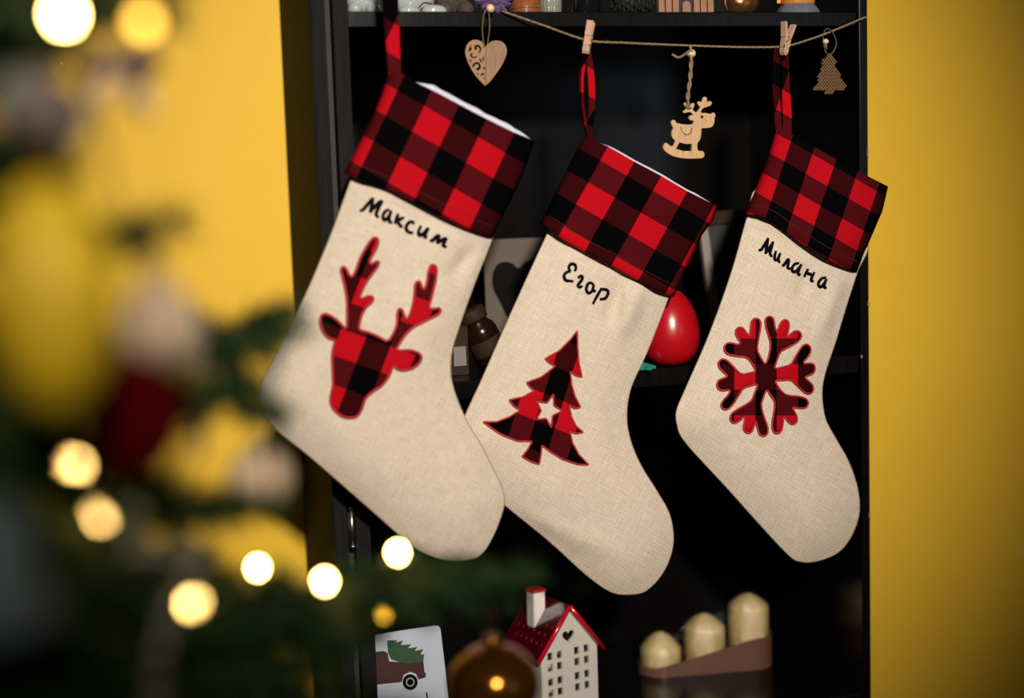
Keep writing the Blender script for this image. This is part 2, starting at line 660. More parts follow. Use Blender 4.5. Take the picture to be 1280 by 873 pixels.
part('hinge', join(lathe([(.0026, -.018), (.0026, .018)], (XL + .0178, -.001, zh), 10),
                   lathe([(.0032, .0175), (.0032, .020), (.001, .022)], (XL + .0178, -.001, zh), 10),
                   lathe([(.0032, -.020), (.0032, -.0175)], (XL + .0178, -.001, zh), 10),
                   box(XL + .0142, XL + .0176, -.0008, .0005, zh - .016, zh + .016, 0)), M['metal'], cab, True)
for (px, py, hh) in ((1086, 190, 16), (1086, 380, 10), (1087, 645, 8), (1079, 446, 5)):
    z = P(px, py, 0)[2]
    x = XR - .0008 if px > 1082 else XR - .0095
    pts = [(x + .0012 * math.cos(a) * random.uniform(.6, 1.2), -.0006, z + hh / 2500 * math.sin(a) * random.uniform(.7, 1.1)) for a in np.linspace(0, 2 * math.pi, 11)[:-1]]
    v = np.array(pts + [(q[0], q[1] + .0012, q[2]) for q in pts])
    part('chipped_edge', (v, [list(range(10)), list(range(10, 20))[::-1]] + [(i, i + 10, (i + 1) % 10 + 10, (i + 1) % 10) for i in range(10)]), M['chip'], cab)

hk = PD(488, -150, 1.0)
_h = P(489, -95, -.055)
hook = mk('wall_hook', *join(tube(catmull([(_h[0], .004, _h[2] + .03), (_h[0], -.02, _h[2] + .03), (_h[0], -.05, _h[2] + .018), (_h[0], -.062, _h[2] + .004), (_h[0], -.052, _h[2] - .004), (_h[0], -.042, _h[2] + .002)], 5), .0022),
                             tube([(_h[0], -.0005, _h[2] + .03), (_h[0], .006, _h[2] + .03)], .006, 12), tube([(_h[0], .003, _h[2] + .03), (_h[0], .003, 1.703)], .003)),
          M['metal'], label='small metal hook under the cabinet top carrying the reindeer stocking', cat='hook')


# ------------------------------------------------------------------ stockings
def plaid_uv(pts, o, u, v):
    A = np.linalg.inv(np.array([[u[0], v[0]], [u[1], v[1]]]))
    return (np.asarray(pts) - np.array(o)) @ A.T


def fold(pts, a, b, w, amp):
    a, b = np.array(a, float), np.array(b, float)
    ab = b - a
    t = ((pts - a) @ ab) / (ab @ ab)
    tc = np.clip(t, 0, 1)
    d = np.linalg.norm(pts - (a + tc[:, None] * ab), axis=1)
    return amp * np.exp(-(d / w) ** 2) * np.sin(np.clip(t, 0, 1) * math.pi * .8 + .4)


def coons(L, Rr, T, B, ns, nt):
    """px patch from four edge polylines (left/right top->bottom, top/bottom left->right)"""
    def at(c, t):
        c = np.asarray(c, float)
        s = np.concatenate([[0], np.cumsum(np.linalg.norm(np.diff(c, axis=0), axis=1))])
        s /= s[-1]
        return np.array([np.interp(t, s, c[:, 0]), np.interp(t, s, c[:, 1])])
    out = np.zeros((nt + 1, ns + 1, 2))
    for j in range(nt + 1):
        t = j / nt
        for i in range(ns + 1):
            s = i / ns
            out[j, i] = ((1 - s) * at(L, t) + s * at(Rr, t) + (1 - t) * at(T, s) + t * at(B, s)
                         - ((1 - s) * (1 - t) * at(L, 0) + s * (1 - t) * at(Rr, 0) + (1 - s) * t * at(L, 1) + s * t * at(Rr, 1)))
    return out


def stocking(label, body, cuff, Y0, tilt, folds, plaid, lining, apps, letters, loops, seed, wmat):
    outl = resample(catmull(body, 6, True), 5)
    allp = np.array([P(a, b, Y0) for a, b in outl])
    root = thing('christmas_stocking', label, 'stocking', (allp[:, 0].mean(), Y0, allp[:, 2].min()), 'christmas stockings')

    def hfun(pts):
        pts = np.asarray(pts, float)
        d = distpoly(pts, outl)
        q = np.clip(d / 62, 0, 1)
        h = .0135 * (1 - (1 - q) ** 2)
        for fd in folds:
            h = h + 1.5 * fold(pts, *fd) * np.clip(d / 14, 0, 1)
        nz = np.array([noise.noise(Vector((a * .012, b * .012, seed))) * .0022 + noise.noise(Vector((a * .033, b * .033, seed + 5))) * .0006 for a, b in pts])
        return h + nz * np.clip(d / 20, 0, 1)
    v, f, _ = triangulate(outl, (), 6)
    h = hfun(v)
    fr = np.array([P(a, b, Y0 - hh) for (a, b), hh in zip(v, h)])
    n = len(v)
    # back side: same outline, shares rim
    bk = np.array([P(a, b, Y0) for a, b in v]) + np.stack([0 * h, np.clip(h * .8, 0, .012), 0 * h], 1)
    verts = np.vstack([fr, bk])
    # front faces look towards -y, back faces towards +y; the rim stays a sharp edge under the seam
    q0 = f[len(f) // 2]
    ny = np.cross(fr[q0[1]] - fr[q0[0]], fr[q0[2]] - fr[q0[0]])[1]
    ff = f if ny < 0 else f[:, ::-1]
    faces = [tuple(q) for q in ff] + [tuple(q[::-1] + n) for q in ff]
    ca, sa = math.cos(tilt), math.sin(tilt)
    uvp = np.stack([v[:, 0] * ca + v[:, 1] * sa, -v[:, 0] * sa + v[:, 1] * ca], 1) / 1.27
    bodyo = mk('burlap_body', verts, faces, wmat, root, True, np.vstack([uvp, uvp]))
    sp = [P(a, b, Y0 + .0015) for a, b in resample(outl, 6)]
    mk('seam', *tube(sp, .0010, 6, True), M['seam'], bodyo)
    # cuff: a flattened open sleeve
    L, Rr, T, B = cuff
    ns, nt = 36, 18
    g = coons(L, Rr, T, B, ns, nt)
    vs, uv = [], []
    for j in range(nt + 1):
        t = j / nt
        for i in range(ns + 1):
            s = i / ns
            e = (1 - abs(2 * s - 1) ** 3.2) ** .6 if 0 < i < ns else 0
            px, py = g[j, i]
            wv = noise.noise(Vector((px * .018, py * .018, seed + 11))) * .0035 * min(1, 5 * min(s, 1 - s))
            hh = (.0165 + .006 * t * t) * e + wv
            vs.append(P(px, py, Y0 - max(hh, 0)))
            uv.append((px, py))
    for j in range(nt + 1):
        for i in range(1, ns):
            s = i / ns
            e = (1 - abs(2 * s - 1) ** 3.2) ** .6
            px, py = g[j, i]
            vs.append(P(px, py, Y0) + np.array([0, .016 * e, 0]))
            uv.append((px, py))
    nf = (nt + 1) * (ns + 1)

    def bidx(j, i):
        if i == 0 or i == ns:
            return j * (ns + 1) + i
        return nf + j * (ns - 1) + i - 1
    fs = []
    for j in range(nt):
        for i in range(ns):
            a = j * (ns + 1) + i
            fs.append((a, a + ns + 1, a + ns + 2, a + 1))
            fs.append((bidx(j, i), bidx(j, i + 1), bidx(j + 1, i + 1), bidx(j + 1, i)))
    co = fixn(mk('plaid_cuff', vs, fs, M['plaid'], root, True, plaid_uv(uv, *plaid)))
    sm = co.modifiers.new('thickness', 'SOLIDIFY')
    sm.thickness = .0022
    sm.offset = -1
    # hem stitching
    hp = []
    for i in range(1, ns):
        px, py = g[nt - 2, i]
        a = vs[(nt - 2) * (ns + 1) + i]
        hp.append(np.array(a) + np.array([0, -.0001, 0]))
    mk('hem_stitch', *tube(hp, .0003, 5), M['seamthread'], co)
    # fleece lining showing at the opening
    s0, s1, rise = lining
    lp, ring = [], []
    k = 30
    for i in range(k + 1):
        s = s0 + (s1 - s0) * i / k
        px, py = g[0, min(ns, int(round(s * ns)))]
        gi = s * ns
        i0 = min(ns - 1, int(gi))
        fr_ = gi - i0
        px, py = g[0, i0] * (1 - fr_) + g[0, i0 + 1] * fr_
        e = min(1, 6 * i / k, 6 * (k - i) / k)
        up = rise * e + noise.noise(Vector((px * .08, 3, seed))) * rise * .25
        lp.append(P(px, py + 1 + 8 * min(1, e), Y0 - .004))
        ring.append(P(px, py - up, Y0 - .004))
    lv = np.array(lp + ring + [q + np.array([0, .006, 0]) for q in ring] + [q + np.array([0, .006, 0]) for q in lp])
    q = k + 1
    lf = []
    for r in range(3):
        for i in range(k):
            lf.append((r * q + i, r * q + i + 1, (r + 1) * q + i + 1, (r + 1) * q + i))
    lo = fixn(mk('fleece_lining', lv, lf, M['fleece'], root, True, label='white fleece lining'))
    # applique
    for ap in apps:
        pol = resample(chaikin(ap['poly'], ap['smooth']), 2.0)
        hol = [resample(chaikin(hh_, 0), 2.0) for hh_ in ap.get('holes', [])]
        v2, f2, lps = triangulate(pol, hol, 5)
        h2 = hfun(v2) + .0010
        pv = np.array([P(a, b, Y0 - hh) for (a, b), hh in zip(v2, h2)])
        ao = fixn(mk(ap['name'], pv, [tuple(t[::-1]) for t in f2], M['plaid'], bodyo, True, plaid_uv(v2, *ap['plaid']), label=ap['label']))
        ao.modifiers.new('thickness', 'SOLIDIFY').thickness = .001
        parts = []
        for lpx in lps:
            hb = hfun(lpx) + .0012
            parts.append(tube([P(a, b, Y0 - hh) for (a, b), hh in zip(lpx, hb)], ap['rim'] / 1270, 6, True, .7, (0, 1, 0)))
        mk('satin_stitch_border', *join(*parts), M['stitch'], bodyo)
    for name, strokes, wd in letters:
        parts = []
        for st in strokes:
            c = catmull(st, 5)
            hb = hfun(c) + .0006
            w = [wd / 1270 * (1.0 + .35 * math.sin(math.pi * i / (len(c) - 1))) for i in range(len(c))]
            parts.append(tube([P(a, b, Y0 - hh) for (a, b), hh in zip(c, hb)], w, 7, False, .6, (0, 1, 0)))
        mk('embroidered_letter', *join(*parts), M['thread'], bodyo)
    for path, wpx, dy, thick in loops:
        c = catmull(path, 6)
        n = len(c)
        vs, uvs = [], []
        for i, q in enumerate(c):
            a, b = c[max(0, i - 1)], c[min(n - 1, i + 1)]
            t = (b - a) / np.linalg.norm(b - a)
            nn = np.array([-t[1], t[0]])
            w = wpx if not hasattr(wpx, '__len__') else np.interp(i / (n - 1), np.linspace(0, 1, len(wpx)), wpx)
            for sgn, yy in ((-1, 0), (1, 0), (1, thick), (-1, thick)):
                e = q + nn * sgn * w / 2
                vs.append(P(e[0], e[1], Y0 - dy) + np.array([0, yy, 0]))
                uvs.append(q + nn * sgn * w / 2)
        fs = []
        for i in range(n - 1):
            for k2 in range(4):
                fs.append((i * 4 + k2, i * 4 + (k2 + 1) % 4, i * 4 + 4 + (k2 + 1) % 4, i * 4 + 4 + k2))
        fs += [(0, 1, 2, 3), tuple((n - 1) * 4 + k2 for k2 in (3, 2, 1, 0))]
        fixn(mk('hanging_loop', vs, fs, M['plaid'], root, False, plaid_uv(uvs, *plaid)))
    return root


def zz(s, ox, oy):
    return lambda pts: z2(pts, s, ox, oy)


def zpl(s, ox, oy, o, u, v):
    return ((ox + o[0] / s, oy + o[1] / s), (u[0] / s, u[1] / s), (v[0] / s, v[1] / s))


# --- first stocking: reindeer
Zd = zz(3.637, 390, 290)
deer = Zd([(160, 440), (160, 370), (160, 310), (150, 250), (135, 190), (130, 168), (142, 157), (157, 168), (168, 197), (180, 207), (195, 190), (215, 130), (240, 80), (268, 38), (283, 24), (300, 30), (302, 50), (290, 82), (260, 132), (268, 150), (285, 138), (303, 132), (304, 150), (285, 177), (250, 222), (225, 272), (213, 305), (235, 303), (262, 290), (280, 298), (274, 320), (245, 342), (225, 380), (215, 420), (212, 447), (250, 455), (300, 475), (345, 503), (370, 465), (388, 420), (388, 368), (394, 350), (410, 352), (417, 377), (430, 402), (445, 380), (460, 330), (468, 270), (468, 238), (480, 223), (494, 230), (499, 252), (510, 267), (522, 235), (530, 180), (539, 152), (556, 149), (568, 165), (563, 220), (546, 290), (528, 352), (555, 350), (580, 346), (586, 363), (572, 377), (520, 402), (460, 432), (420, 472), (395, 512), (380, 540), (410, 540), (450, 538), (487, 551), (500, 573), (487, 600), (455, 623), (415, 632), (385, 624), (368, 605), (355, 650), (320, 700), (270, 730), (240, 760), (230, 800), (210, 838), (180, 848), (140, 843), (100, 812), (82, 775), (87, 735), (97, 700), (95, 640), (90, 570), (100, 510), (110, 492), (75, 486), (47, 452), (36, 410), (43, 377), (65, 372), (97, 388), (127, 414), (147, 438)])
Zt = zz(9.143, 440, 240)
name1 = [('m', [Zt(s) for s in q], 1.75) for q in (
    [[(90, 215), (125, 205), (165, 160), (205, 110), (240, 65)], [(240, 65), (228, 140), (205, 235)], [(205, 235), (260, 170), (310, 120), (350, 100)], [(350, 100), (320, 150), (290, 210), (275, 260), (305, 295)]],
    [[(430, 205), (390, 215), (360, 255), (355, 300), (380, 320), (420, 280), (450, 215)], [(450, 215), (425, 290), (430, 340), (460, 350)]],
    [[(530, 250), (510, 300), (490, 365)], [(595, 290), (550, 310), (515, 315)], [(520, 315), (540, 370), (575, 405)]],
    [[(705, 370), (690, 340), (650, 350), (620, 395), (625, 440), (665, 465), (700, 465)]],
    [[(790, 385), (765, 440), (760, 480), (785, 495), (830, 460), (870, 410)], [(875, 410), (845, 470), (830, 510), (860, 525)]],
    [[(890, 550), (920, 555), (960, 515), (1000, 490)], [(1000, 490), (985, 540), (970, 590)], [(970, 590), (1020, 555), (1080, 525)], [(1085, 525), (1060, 570), (1040, 610), (1080, 630)]])]
Zc = zz(2.817, 400, 0)
st1 = stocking('large burlap stocking with a plaid reindeer head, embroidered name and white fleece rim', 
    [(455, 190), (441, 221), (413, 297), (378, 379), (343, 449), (327, 482), (325, 504), (332, 521), (345, 537), (387, 570), (458, 632), (512, 679), (538, 694), (562, 700), (586, 699), (602, 692), (615, 672), (626, 645), (630, 627), (627, 610), (618, 591), (602, 559), (583, 527), (569, 494), (563, 469), (564, 441), (573, 410), (592, 356), (614, 300), (628, 250), (600, 200), (520, 170)],
    (Zc([(240, 262), (215, 340), (180, 425), (130, 520), (84, 608)]), Zc([(757, 496), (725, 590), (690, 670), (640, 770), (606, 842)]),
     Zc([(240, 262), (285, 256), (330, 285), (420, 330), (560, 405), (680, 465), (757, 496)]), Zc([(84, 608), (140, 632), (240, 668), (340, 718), (430, 764), (520, 808), (606, 842)])),
    -.062, math.radians(25), [((610, 300), (575, 400), 10, .0035), ((592, 310), (560, 350), 9, -.003), ((480, 255), (600, 300), 8, -.0015)],
    zpl(2.817, 400, 0, (230, 408), (95, 55), (-42, 90)), (.18, .975, 6.5),
    [dict(name='reindeer_applique', label='red and black plaid reindeer head', poly=deer, smooth=1, plaid=zpl(3.637, 390, 290, (200, 598), (112, 40), (-45, 117)), rim=1.7)],
    name1, [([(489, -92), (486, -40), (487, 0), (490, 45), (492, 95)], (13, 18, 19, 16, 13), .0035, .0012), ([(491, -92), (492, -40), (493, 0), (495, 45), (497, 97)], (12, 12, 10, 9, 9), -.001, .0012)], 1.3, M['burlap'])

# --- second stocking: fir tree
Zf = zz(4.85, 600, 410)
fir = Zf([(590, 18), (592, 120), (600, 215), (619, 299), (580, 290), (548, 263), (556, 345), (575, 415), (611, 482), (575, 490), (540, 470), (556, 545), (585, 600), (626, 634), (585, 641), (545, 630), (562, 700), (600, 770), (660, 832), (590, 828), (500, 797), (425, 750), (376, 712), (370, 765), (360, 828), (310, 812), (255, 780), (290, 738), (318, 688), (230, 687), (130, 648), (70, 608), (18, 570), (100, 571), (180, 540), (245, 500), (205, 475), (176, 437), (260, 420), (330, 382), (303, 360), (282, 332), (370, 300), (458, 232), (425, 215), (394, 188), (480, 140), (550, 70)])
star = Zf([(445, 403), (450, 472), (502, 504), (441, 532), (433, 607), (402, 550), (343, 557), (371, 502), (343, 445), (407, 455)])
Ze = zz(12.467, 690, 320)
name2 = [('m', [Ze(s) for s in q], 1.6) for q in (
    [[(350, 235), (372, 200), (365, 150), (330, 125), (290, 130), (265, 170), (270, 215), (292, 242)], [(292, 242), (240, 250), (195, 290), (190, 340), (215, 380), (260, 390), (335, 395)]],
    [[(410, 350), (425, 325), (460, 315), (475, 345), (450, 395), (415, 440), (405, 470), (435, 490), (475, 468)]],
    [[(650, 450), (605, 418), (565, 435), (538, 490), (540, 550), (575, 580), (620, 550), (652, 490)], [(655, 450), (638, 510), (645, 545), (685, 545)]],
    [[(775, 500), (735, 570), (690, 650), (635, 750)], [(755, 530), (810, 520), (865, 540), (872, 590), (840, 650), (790, 675), (745, 670)]])]
Zg = zz(2.644, 560, 150)
st2 = stocking('burlap stocking with a plaid fir tree around a star cutout and an embroidered name',
    [(706, 250), (685, 292), (654.5, 358), (624, 426), (603, 474), (584, 515), (574, 540), (574, 560), (584, 582), (606, 608), (632, 632), (686, 676), (734, 719.5), (764, 740), (786, 743), (808, 738), (830, 713), (841, 680), (837, 645), (821, 615), (799.5, 580), (786, 545), (783, 515), (788.5, 484), (804, 450), (817, 419), (835, 372), (850, 330), (800, 280)],
    (Zg([(450, 52), (420, 110), (380, 190), (340, 270), (304, 342)]), Zg([(889, 284), (880, 330), (843, 375), (800, 470), (746, 586)]),
     Zg([(450, 52), (530, 88), (620, 140), (700, 182), (790, 235), (889, 284)]), Zg([(304, 342), (345, 368), (390, 400), (460, 440), (540, 480), (640, 535), (700, 568), (746, 586)])),
    -.032, math.radians(25), [((800, 360), (775, 420), 11, .005), ((775, 350), (760, 410), 9, -.004), ((690, 300), (830, 368), 8, -.002), ((640, 640), (790, 700), 14, .0025)],
    zpl(2.644, 560, 150, (416.5, 84), (87, 50), (-40, 72.5)), (.12, .97, 2.2),
    [dict(name='fir_tree_applique', label='red and black plaid fir tree with star cutout', poly=fir, holes=[star], smooth=0, plaid=zpl(4.85, 600, 410, (440, 232), (118, 48), (-52, 165)), rim=1.15)],
    name2, [([(733, 60), (728, 100), (730, 140), (737, 172)], (5, 3, 3, 5), .006, .006), ([(735, 58), (739, 95), (740, 130), (737, 174)], (6, 8, 8, 6), -.004, .0012)], 2.7, M['burlap'])

# --- third stocking: snowflake
Zs = zz(5.457, 890, 390)
flake = Zs([(360, 358), (330, 310), (306, 260), (316, 190), (332, 110), (332, 60), (305, 42), (272, 55), (265, 100), (260, 165), (240, 152), (215, 113), (190, 103), (164, 117), (162, 150), (178, 182), (197, 208), (180, 227), (140, 213), (105, 212), (82, 235), (86, 272), (115, 293), (170, 303), (240, 308), (270, 345), (305, 408), (260, 418), (205, 430), (170, 402), (140, 366), (105, 333), (75, 319), (44, 338), (46, 377), (75, 407), (112, 440), (80, 453), (43, 468), (32, 500), (48, 534), (85, 538), (127, 530), (115, 565), (80, 600), (60, 635), (73, 664), (105, 669), (142, 636), (182, 570), (217, 516), (270, 502), (317, 490), (290, 560), (273, 605), (230, 635), (165, 670), (127, 700), (124, 742), (150, 764), (187, 747), (230, 704), (223, 750), (212, 800), (240, 832), (272, 822), (287, 780), (300, 738), (310, 790), (323, 838), (355, 851), (383, 832), (380, 780), (352, 710), (334, 640), (347, 590), (375, 523), (400, 570), (430, 610), (428, 660), (413, 740), (410, 802), (435, 834), (472, 823), (484, 770), (490, 704), (513, 742), (545, 772), (578, 758), (583, 720), (562, 680), (546, 648), (590, 657), (640, 658), (660, 630), (648, 596), (600, 578), (520, 573), (482, 553), (442, 500), (428, 468), (480, 467), (540, 462), (570, 492), (610, 532), (650, 563), (688, 552), (693, 510), (667, 480), (628, 446), (665, 432), (697, 417), (705, 380), (687, 350), (630, 356), (622, 345), (655, 310), (678, 265), (662, 225), (630, 222), (603, 250), (568, 310), (540, 363), (480, 378), (424, 391), (440, 340), (465, 272), (510, 247), (570, 217), (611, 180), (608, 143), (575, 127), (545, 143), (510, 178), (510, 165), (527, 110), (522, 62), (495, 52), (468, 73), (450, 125), (440, 142), (428, 100), (422, 48), (395, 27), (364, 43), (365, 90), (383, 150), (402, 210), (394, 280), (375, 345)])
Zm = zz(8.73, 930, 280)
name3 = [('m', [Zm(s) for s in q], 1.65) for q in (
    [[(160, 285), (190, 280), (225, 225), (265, 155)], [(265, 155), (250, 240), (235, 325)], [(235, 325), (280, 260), (320, 195)], [(320, 195), (300, 260), (285, 320), (305, 360)]],
    [[(350, 295), (335, 350), (340, 390), (370, 385), (395, 320)], [(398, 318), (375, 380), (390, 425)]],
    [[(415, 455), (440, 445), (475, 395), (495, 388)], [(495, 388), (480, 450), (480, 480), (505, 490)]],
    [[(600, 430), (560, 435), (525, 480), (530, 515), (565, 520), (600, 480), (625, 445)], [(628, 440), (600, 500), (590, 545), (615, 555)]],
    [[(700, 490), (680, 530), (655, 580)], [(680, 535), (740, 555)], [(770, 525), (745, 575), (735, 615), (760, 630)]],
    [[(895, 585), (850, 595), (815, 640), (815, 675), (845, 685), (880, 640), (900, 600)], [(902, 600), (880, 655), (875, 690), (900, 700)]])]
Zh = zz(2.424, 800, 20)
st3 = stocking('smaller burlap stocking with a plaid snowflake and embroidered name at the cabinet edge',
    [(950, 235), (935, 270), (915, 340), (887, 418), (856.6, 488), (846, 514), (847, 531.5), (857, 553), (909, 610), (952, 658), (987, 695), (1001, 702), (1018, 702), (1044, 692.6), (1061, 675), (1073, 645), (1072, 614), (1061, 579), (1042, 545), (1031, 523), (1027, 492), (1031, 466), (1044, 427), (1057, 383.5), (1071, 340), (1082, 300), (1020, 255)],
    (Zh([(413, 345), (398, 395), (385, 435), (352, 520), (318, 600)]), Zh([(752, 517), (735, 590), (692, 690), (656, 777)]),
     Zh([(413, 345), (470, 362), (560, 415), (660, 470), (752, 517)]), Zh([(318, 600), (360, 604), (400, 622), (480, 682), (560, 732), (656, 779)])),
    -.030, math.radians(24), [((1050, 355), (1020, 430), 12, .0045), ((1012, 330), (1000, 380), 9, -.003), ((940, 285), (1060, 340), 8, -.002)],
    zpl(2.424, 800, 20, (437.5, 441), (65, 37.5), (-20, 60)), (.3, .7, -3),
    [dict(name='snowflake_applique', label='red and black plaid snowflake', poly=flake, smooth=1, plaid=zpl(5.457, 890, 390, (297, 532), (145, 0), (0, 175)), rim=1.35)],
    name3, [([(972, 58), (970, 100), (972, 140), (974, 166)], (9, 9, 8, 8), .003, .0012), ([(981, 58), (982, 100), (984, 140), (984, 168)], (9, 10, 11, 11), -.001, .0012)], 4.1, M['burlap'])

# ------------------------------------------------------------------ twine, clothespins, hanging ornaments
YT = -.034
tw = catmull([P(628, 14, .000), P(680, 32, -.012), P(733, 50, YT), P(780, 53.5, YT), P(862, 57, YT), P(930, 59, YT), P(979, 58, YT), P(1010, 50, -.025), P(1040, 39, -.018), P(1083, 21, -.0022)], 10)
rs = random.Random(3)
parts = []
for ph in (0, 2.1, 4.2):
    pth = []
    pts = resample(tw, .0025, False)
    for i, q in enumerate(pts):
        a = ph + i * .75
        pth.append(q + np.array([0, math.sin(a), math.cos(a)]) * .00055)
    parts.append(tube(pth, .0006, 5))
tws = resample(tw, .004, False)
for q in tws:
    d = np.array([rs.uniform(-1, 1), rs.uniform(-1, 1), rs.uniform(-1, 1)]) * .0022
    parts.append(tube([q, q + d * .6, q + d + np.array([.0008, 0, 0])], .00012, 3))
twine = mk('twine_line', *join(*parts), M['twine'], label='jute twine line strung across the cabinet front', cat='twine')


def clothespin(label, top, bot, Y, gap, yaw):
    a, b = P(*top, Y), P(*bot, Y)
    L = np.linalg.norm(a - b)
    zx = Vector((a - b)).normalized()
    yx = Vector((0, 1, 0))
    xx = yx.cross(zx).normalized()
    yx = zx.cross(xx)
    R = Matrix((xx, yx, zx)).transposed().to_4x4()
    R.translation = Vector((a + b) / 2)
    R = R @ Matrix.Rotation(yaw, 4, 'Z')
    t = thing('clothespin', label, 'clothespin', b)
    for s in (-1, 1):
        prof = [(-.5, .0006), (-.42, .0022), (-.30, .0030), (-.27, .0020), (-.23, .0030), (-.02, .0036), (.02, .0028), (.06, .0036), (.5, .0026)]
        v = []
        for z, th in prof:
            inn = (.0004 if z < 0 else .0004 + (z) * gap)
            for x in (s * inn, s * (inn + th)):
                for y in (-.0033, .0033):
                    v.append((x, y, z * L))
        f = []
        for i in range(len(prof) - 1):
            o = i * 4
            f += [(o, o + 1, o + 5, o + 4), (o + 1, o + 3, o + 7, o + 5), (o + 3, o + 2, o + 6, o + 7), (o + 2, o, o + 4, o + 6)]
        f += [(0, 2, 3, 1), tuple(len(v) - 4 + k for k in (0, 1, 3, 2))]
        fixn(mk('prong', *xf((np.array(v), f), R), M['pinwood'], t, False))
    sp = [((math.cos(q) * .0021), -.0034 + .0068 * q / (6 * math.pi), math.sin(q) * .0021 + .0003) for q in np.linspace(0, 6 * math.pi, 40)]
    sp = [(-.0042, -.0036, -.27 * L)] + [(-.003, -.0036, -.1 * L)] + sp + [(.003, .0036, -.1 * L), (.0042, .0036, -.27 * L)]
    mk('spring', *xf(tube(sp, .0005, 5), R), M['metal'], t)
    return t


clothespin('wooden clothespin holding the fir tree stocking on the twine', (739, 27), (732, 67), -.0405, .006, 1.1)
clothespin('wooden clothespin holding the snowflake stocking on the twine', (986, 29), (979, 69), -.0405, .010, .35)

# heart
Zhh = zz(10.91, 560, 40)
heart = Zhh([(505, 735), (380, 600), (290, 450), (245, 330), (238, 250), (265, 168), (320, 118), (380, 105), (440, 122), (480, 158), (512, 205), (545, 165), (600, 128), (670, 116), (742, 138), (788, 195), (802, 262), (785, 340), (730, 460), (640, 590), (560, 690)])
hh = catmull(heart[:11], 4)[:-1].tolist() + catmull(heart[10:] + heart[:1], 4)[:-1].tolist()
holes = [[(360, 232), (363, 190), (400, 170), (440, 188), (457, 235), (440, 282), (408, 294), (428, 262), (430, 225), (410, 200), (390, 207), (397, 235), (377, 247)],
         [(330, 168), (290, 213), (276, 287), (300, 257), (327, 242), (315, 215)],
         [(345, 280), (308, 290), (303, 330), (335, 362), (380, 352), (408, 323), (375, 332), (347, 345), (327, 325), (332, 302)],
         [(280, 355), (298, 412), (328, 407), (305, 385)], [(418, 375), (447, 368), (478, 432), (450, 412)],
         [(328, 462), (358, 420), (410, 408), (447, 445), (447, 497), (410, 528), (378, 507), (393, 487), (413, 490), (420, 458), (395, 437), (367, 447), (345, 493)],
         [(500, 325), (468, 350), (473, 392), (500, 382), (485, 362)], [(497, 458), (478, 490), (495, 527), (503, 495)],
         [(393, 558), (405, 587), (427, 564), (410, 567)], [(438, 612), (453, 568), (490, 558), (500, 587), (475, 580), (457, 602)], [(480, 623), (500, 657), (503, 623)]]
holes = [Zhh(h) for h in holes]
b = P(606, 106, -.012)
ht = thing('heart_ornament', 'wooden heart ornament with scroll fretwork on one half', 'ornament', b)
fixn(mk('fretwork_heart', *plate(hh, holes, -.012, .0022), M['wood3'], ht, False))
half = catmull(heart[10:] + heart[:1], 4).tolist()
half[0] = Zhh([(520, 215)])[0]
half = [q for q in half if q[0] > 560 + 512 / 10.91] + Zhh([(516, 728)])
fixn(mk('solid_half', *plate(half, [], -.0142, .0021), M['wood2'], ht, False, label='walnut coloured solid half'))
lpth = catmull([P(605.5, 59, -.014), P(603, 40, -.012), P(604.5, 20, -.008), P(609, 12, -.006), P(611, 16, -.007), P(612, 35, -.012), P(609, 57, -.010)], 6)
mk('hanging_thread', *tube(lpth, .0005, 6), M['cord'], ht)
mk('wooden_bead', *ellipsoid(P(613, 10.5, -.009), (.0042, .0042, .0042), 16, 10), M['bead'], ht)

# rocking reindeer
Zr = zz(5.455, 810, 50)
rd = Zr([(120, 696), (97, 735), (130, 771), (180, 796), (250, 809), (320, 809), (386, 804), (381, 756), (338, 760), (335, 702), (355, 682), (364, 640), (362, 600), (400, 601), (440, 593), (453, 560), (453, 533), (462, 512), (450, 494), (434, 500), (424, 506), (395, 497), (364, 500), (360, 485), (372, 466), (400, 456), (430, 446), (437, 425), (415, 414), (396, 430), (404, 400), (390, 385), (374, 394), (369, 427), (350, 417), (335, 425), (345, 446), (360, 456), (345, 480), (330, 496), (300, 476), (317, 450), (316, 430), (298, 431), (285, 456), (265, 450), (258, 423), (243, 435), (258, 462), (263, 471), (238, 485), (244, 500), (270, 493), (290, 489), (312, 512), (290, 513), (276, 530), (290, 550), (312, 546), (310, 576), (250, 578), (215, 571), (190, 565), (186, 549), (170, 543), (156, 560), (163, 585), (175, 602), (159, 630), (164, 667), (190, 687), (168, 730), (142, 716)])
gap = Zr([(215, 698), (255, 709), (300, 708), (297, 758), (240, 758), (190, 742)])
eye = Zr([(368 + 10 * math.cos(a), 525 + 12 * math.sin(a)) for a in np.linspace(0, 6.28, 11)[:-1]])
YR = YT - .004
rt = thing('reindeer_ornament', 'wooden rocking reindeer ornament hanging on twisted twine', 'ornament', P(855, 198, YR))
fixn(mk('plywood_reindeer', *plate(chaikin(rd, 1), [gap, eye], YR, .003), M['wood'], rt, False))
mk('saddle_line', *tube([P(a, b_, YR - .0001) for a, b_ in catmull(Zr([(222, 592), (232, 625), (262, 648), (290, 635), (300, 600)]), 5)], .0004, 5), M['brown'], rt)
tp = catmull([P(863, 56, YT - .003), P(864, 75, YT - .004), P(862.5, 100, YR - .001), P(860, 118, YR - .002), P(860, 132, YR - .002), P(862, 135.5, YR - .001)], 8)
parts = []
for ph in (0, 3.14):
    pts = resample(tp, .0015, False)
    parts.append(tube([q + np.array([math.cos(ph + i * .45), math.sin(ph + i * .45), 0]) * .0011 for i, q in enumerate(pts)], .0012, 6))
parts.append(tube(catmull([P(864, 62, YT - .006), P(856, 68, YT - .002), P(848, 72, YT + .002), P(840, 68, YT + .004)], 5), .0013, 6))
mk('twisted_twine', *join(*parts), M['twine'], rt)
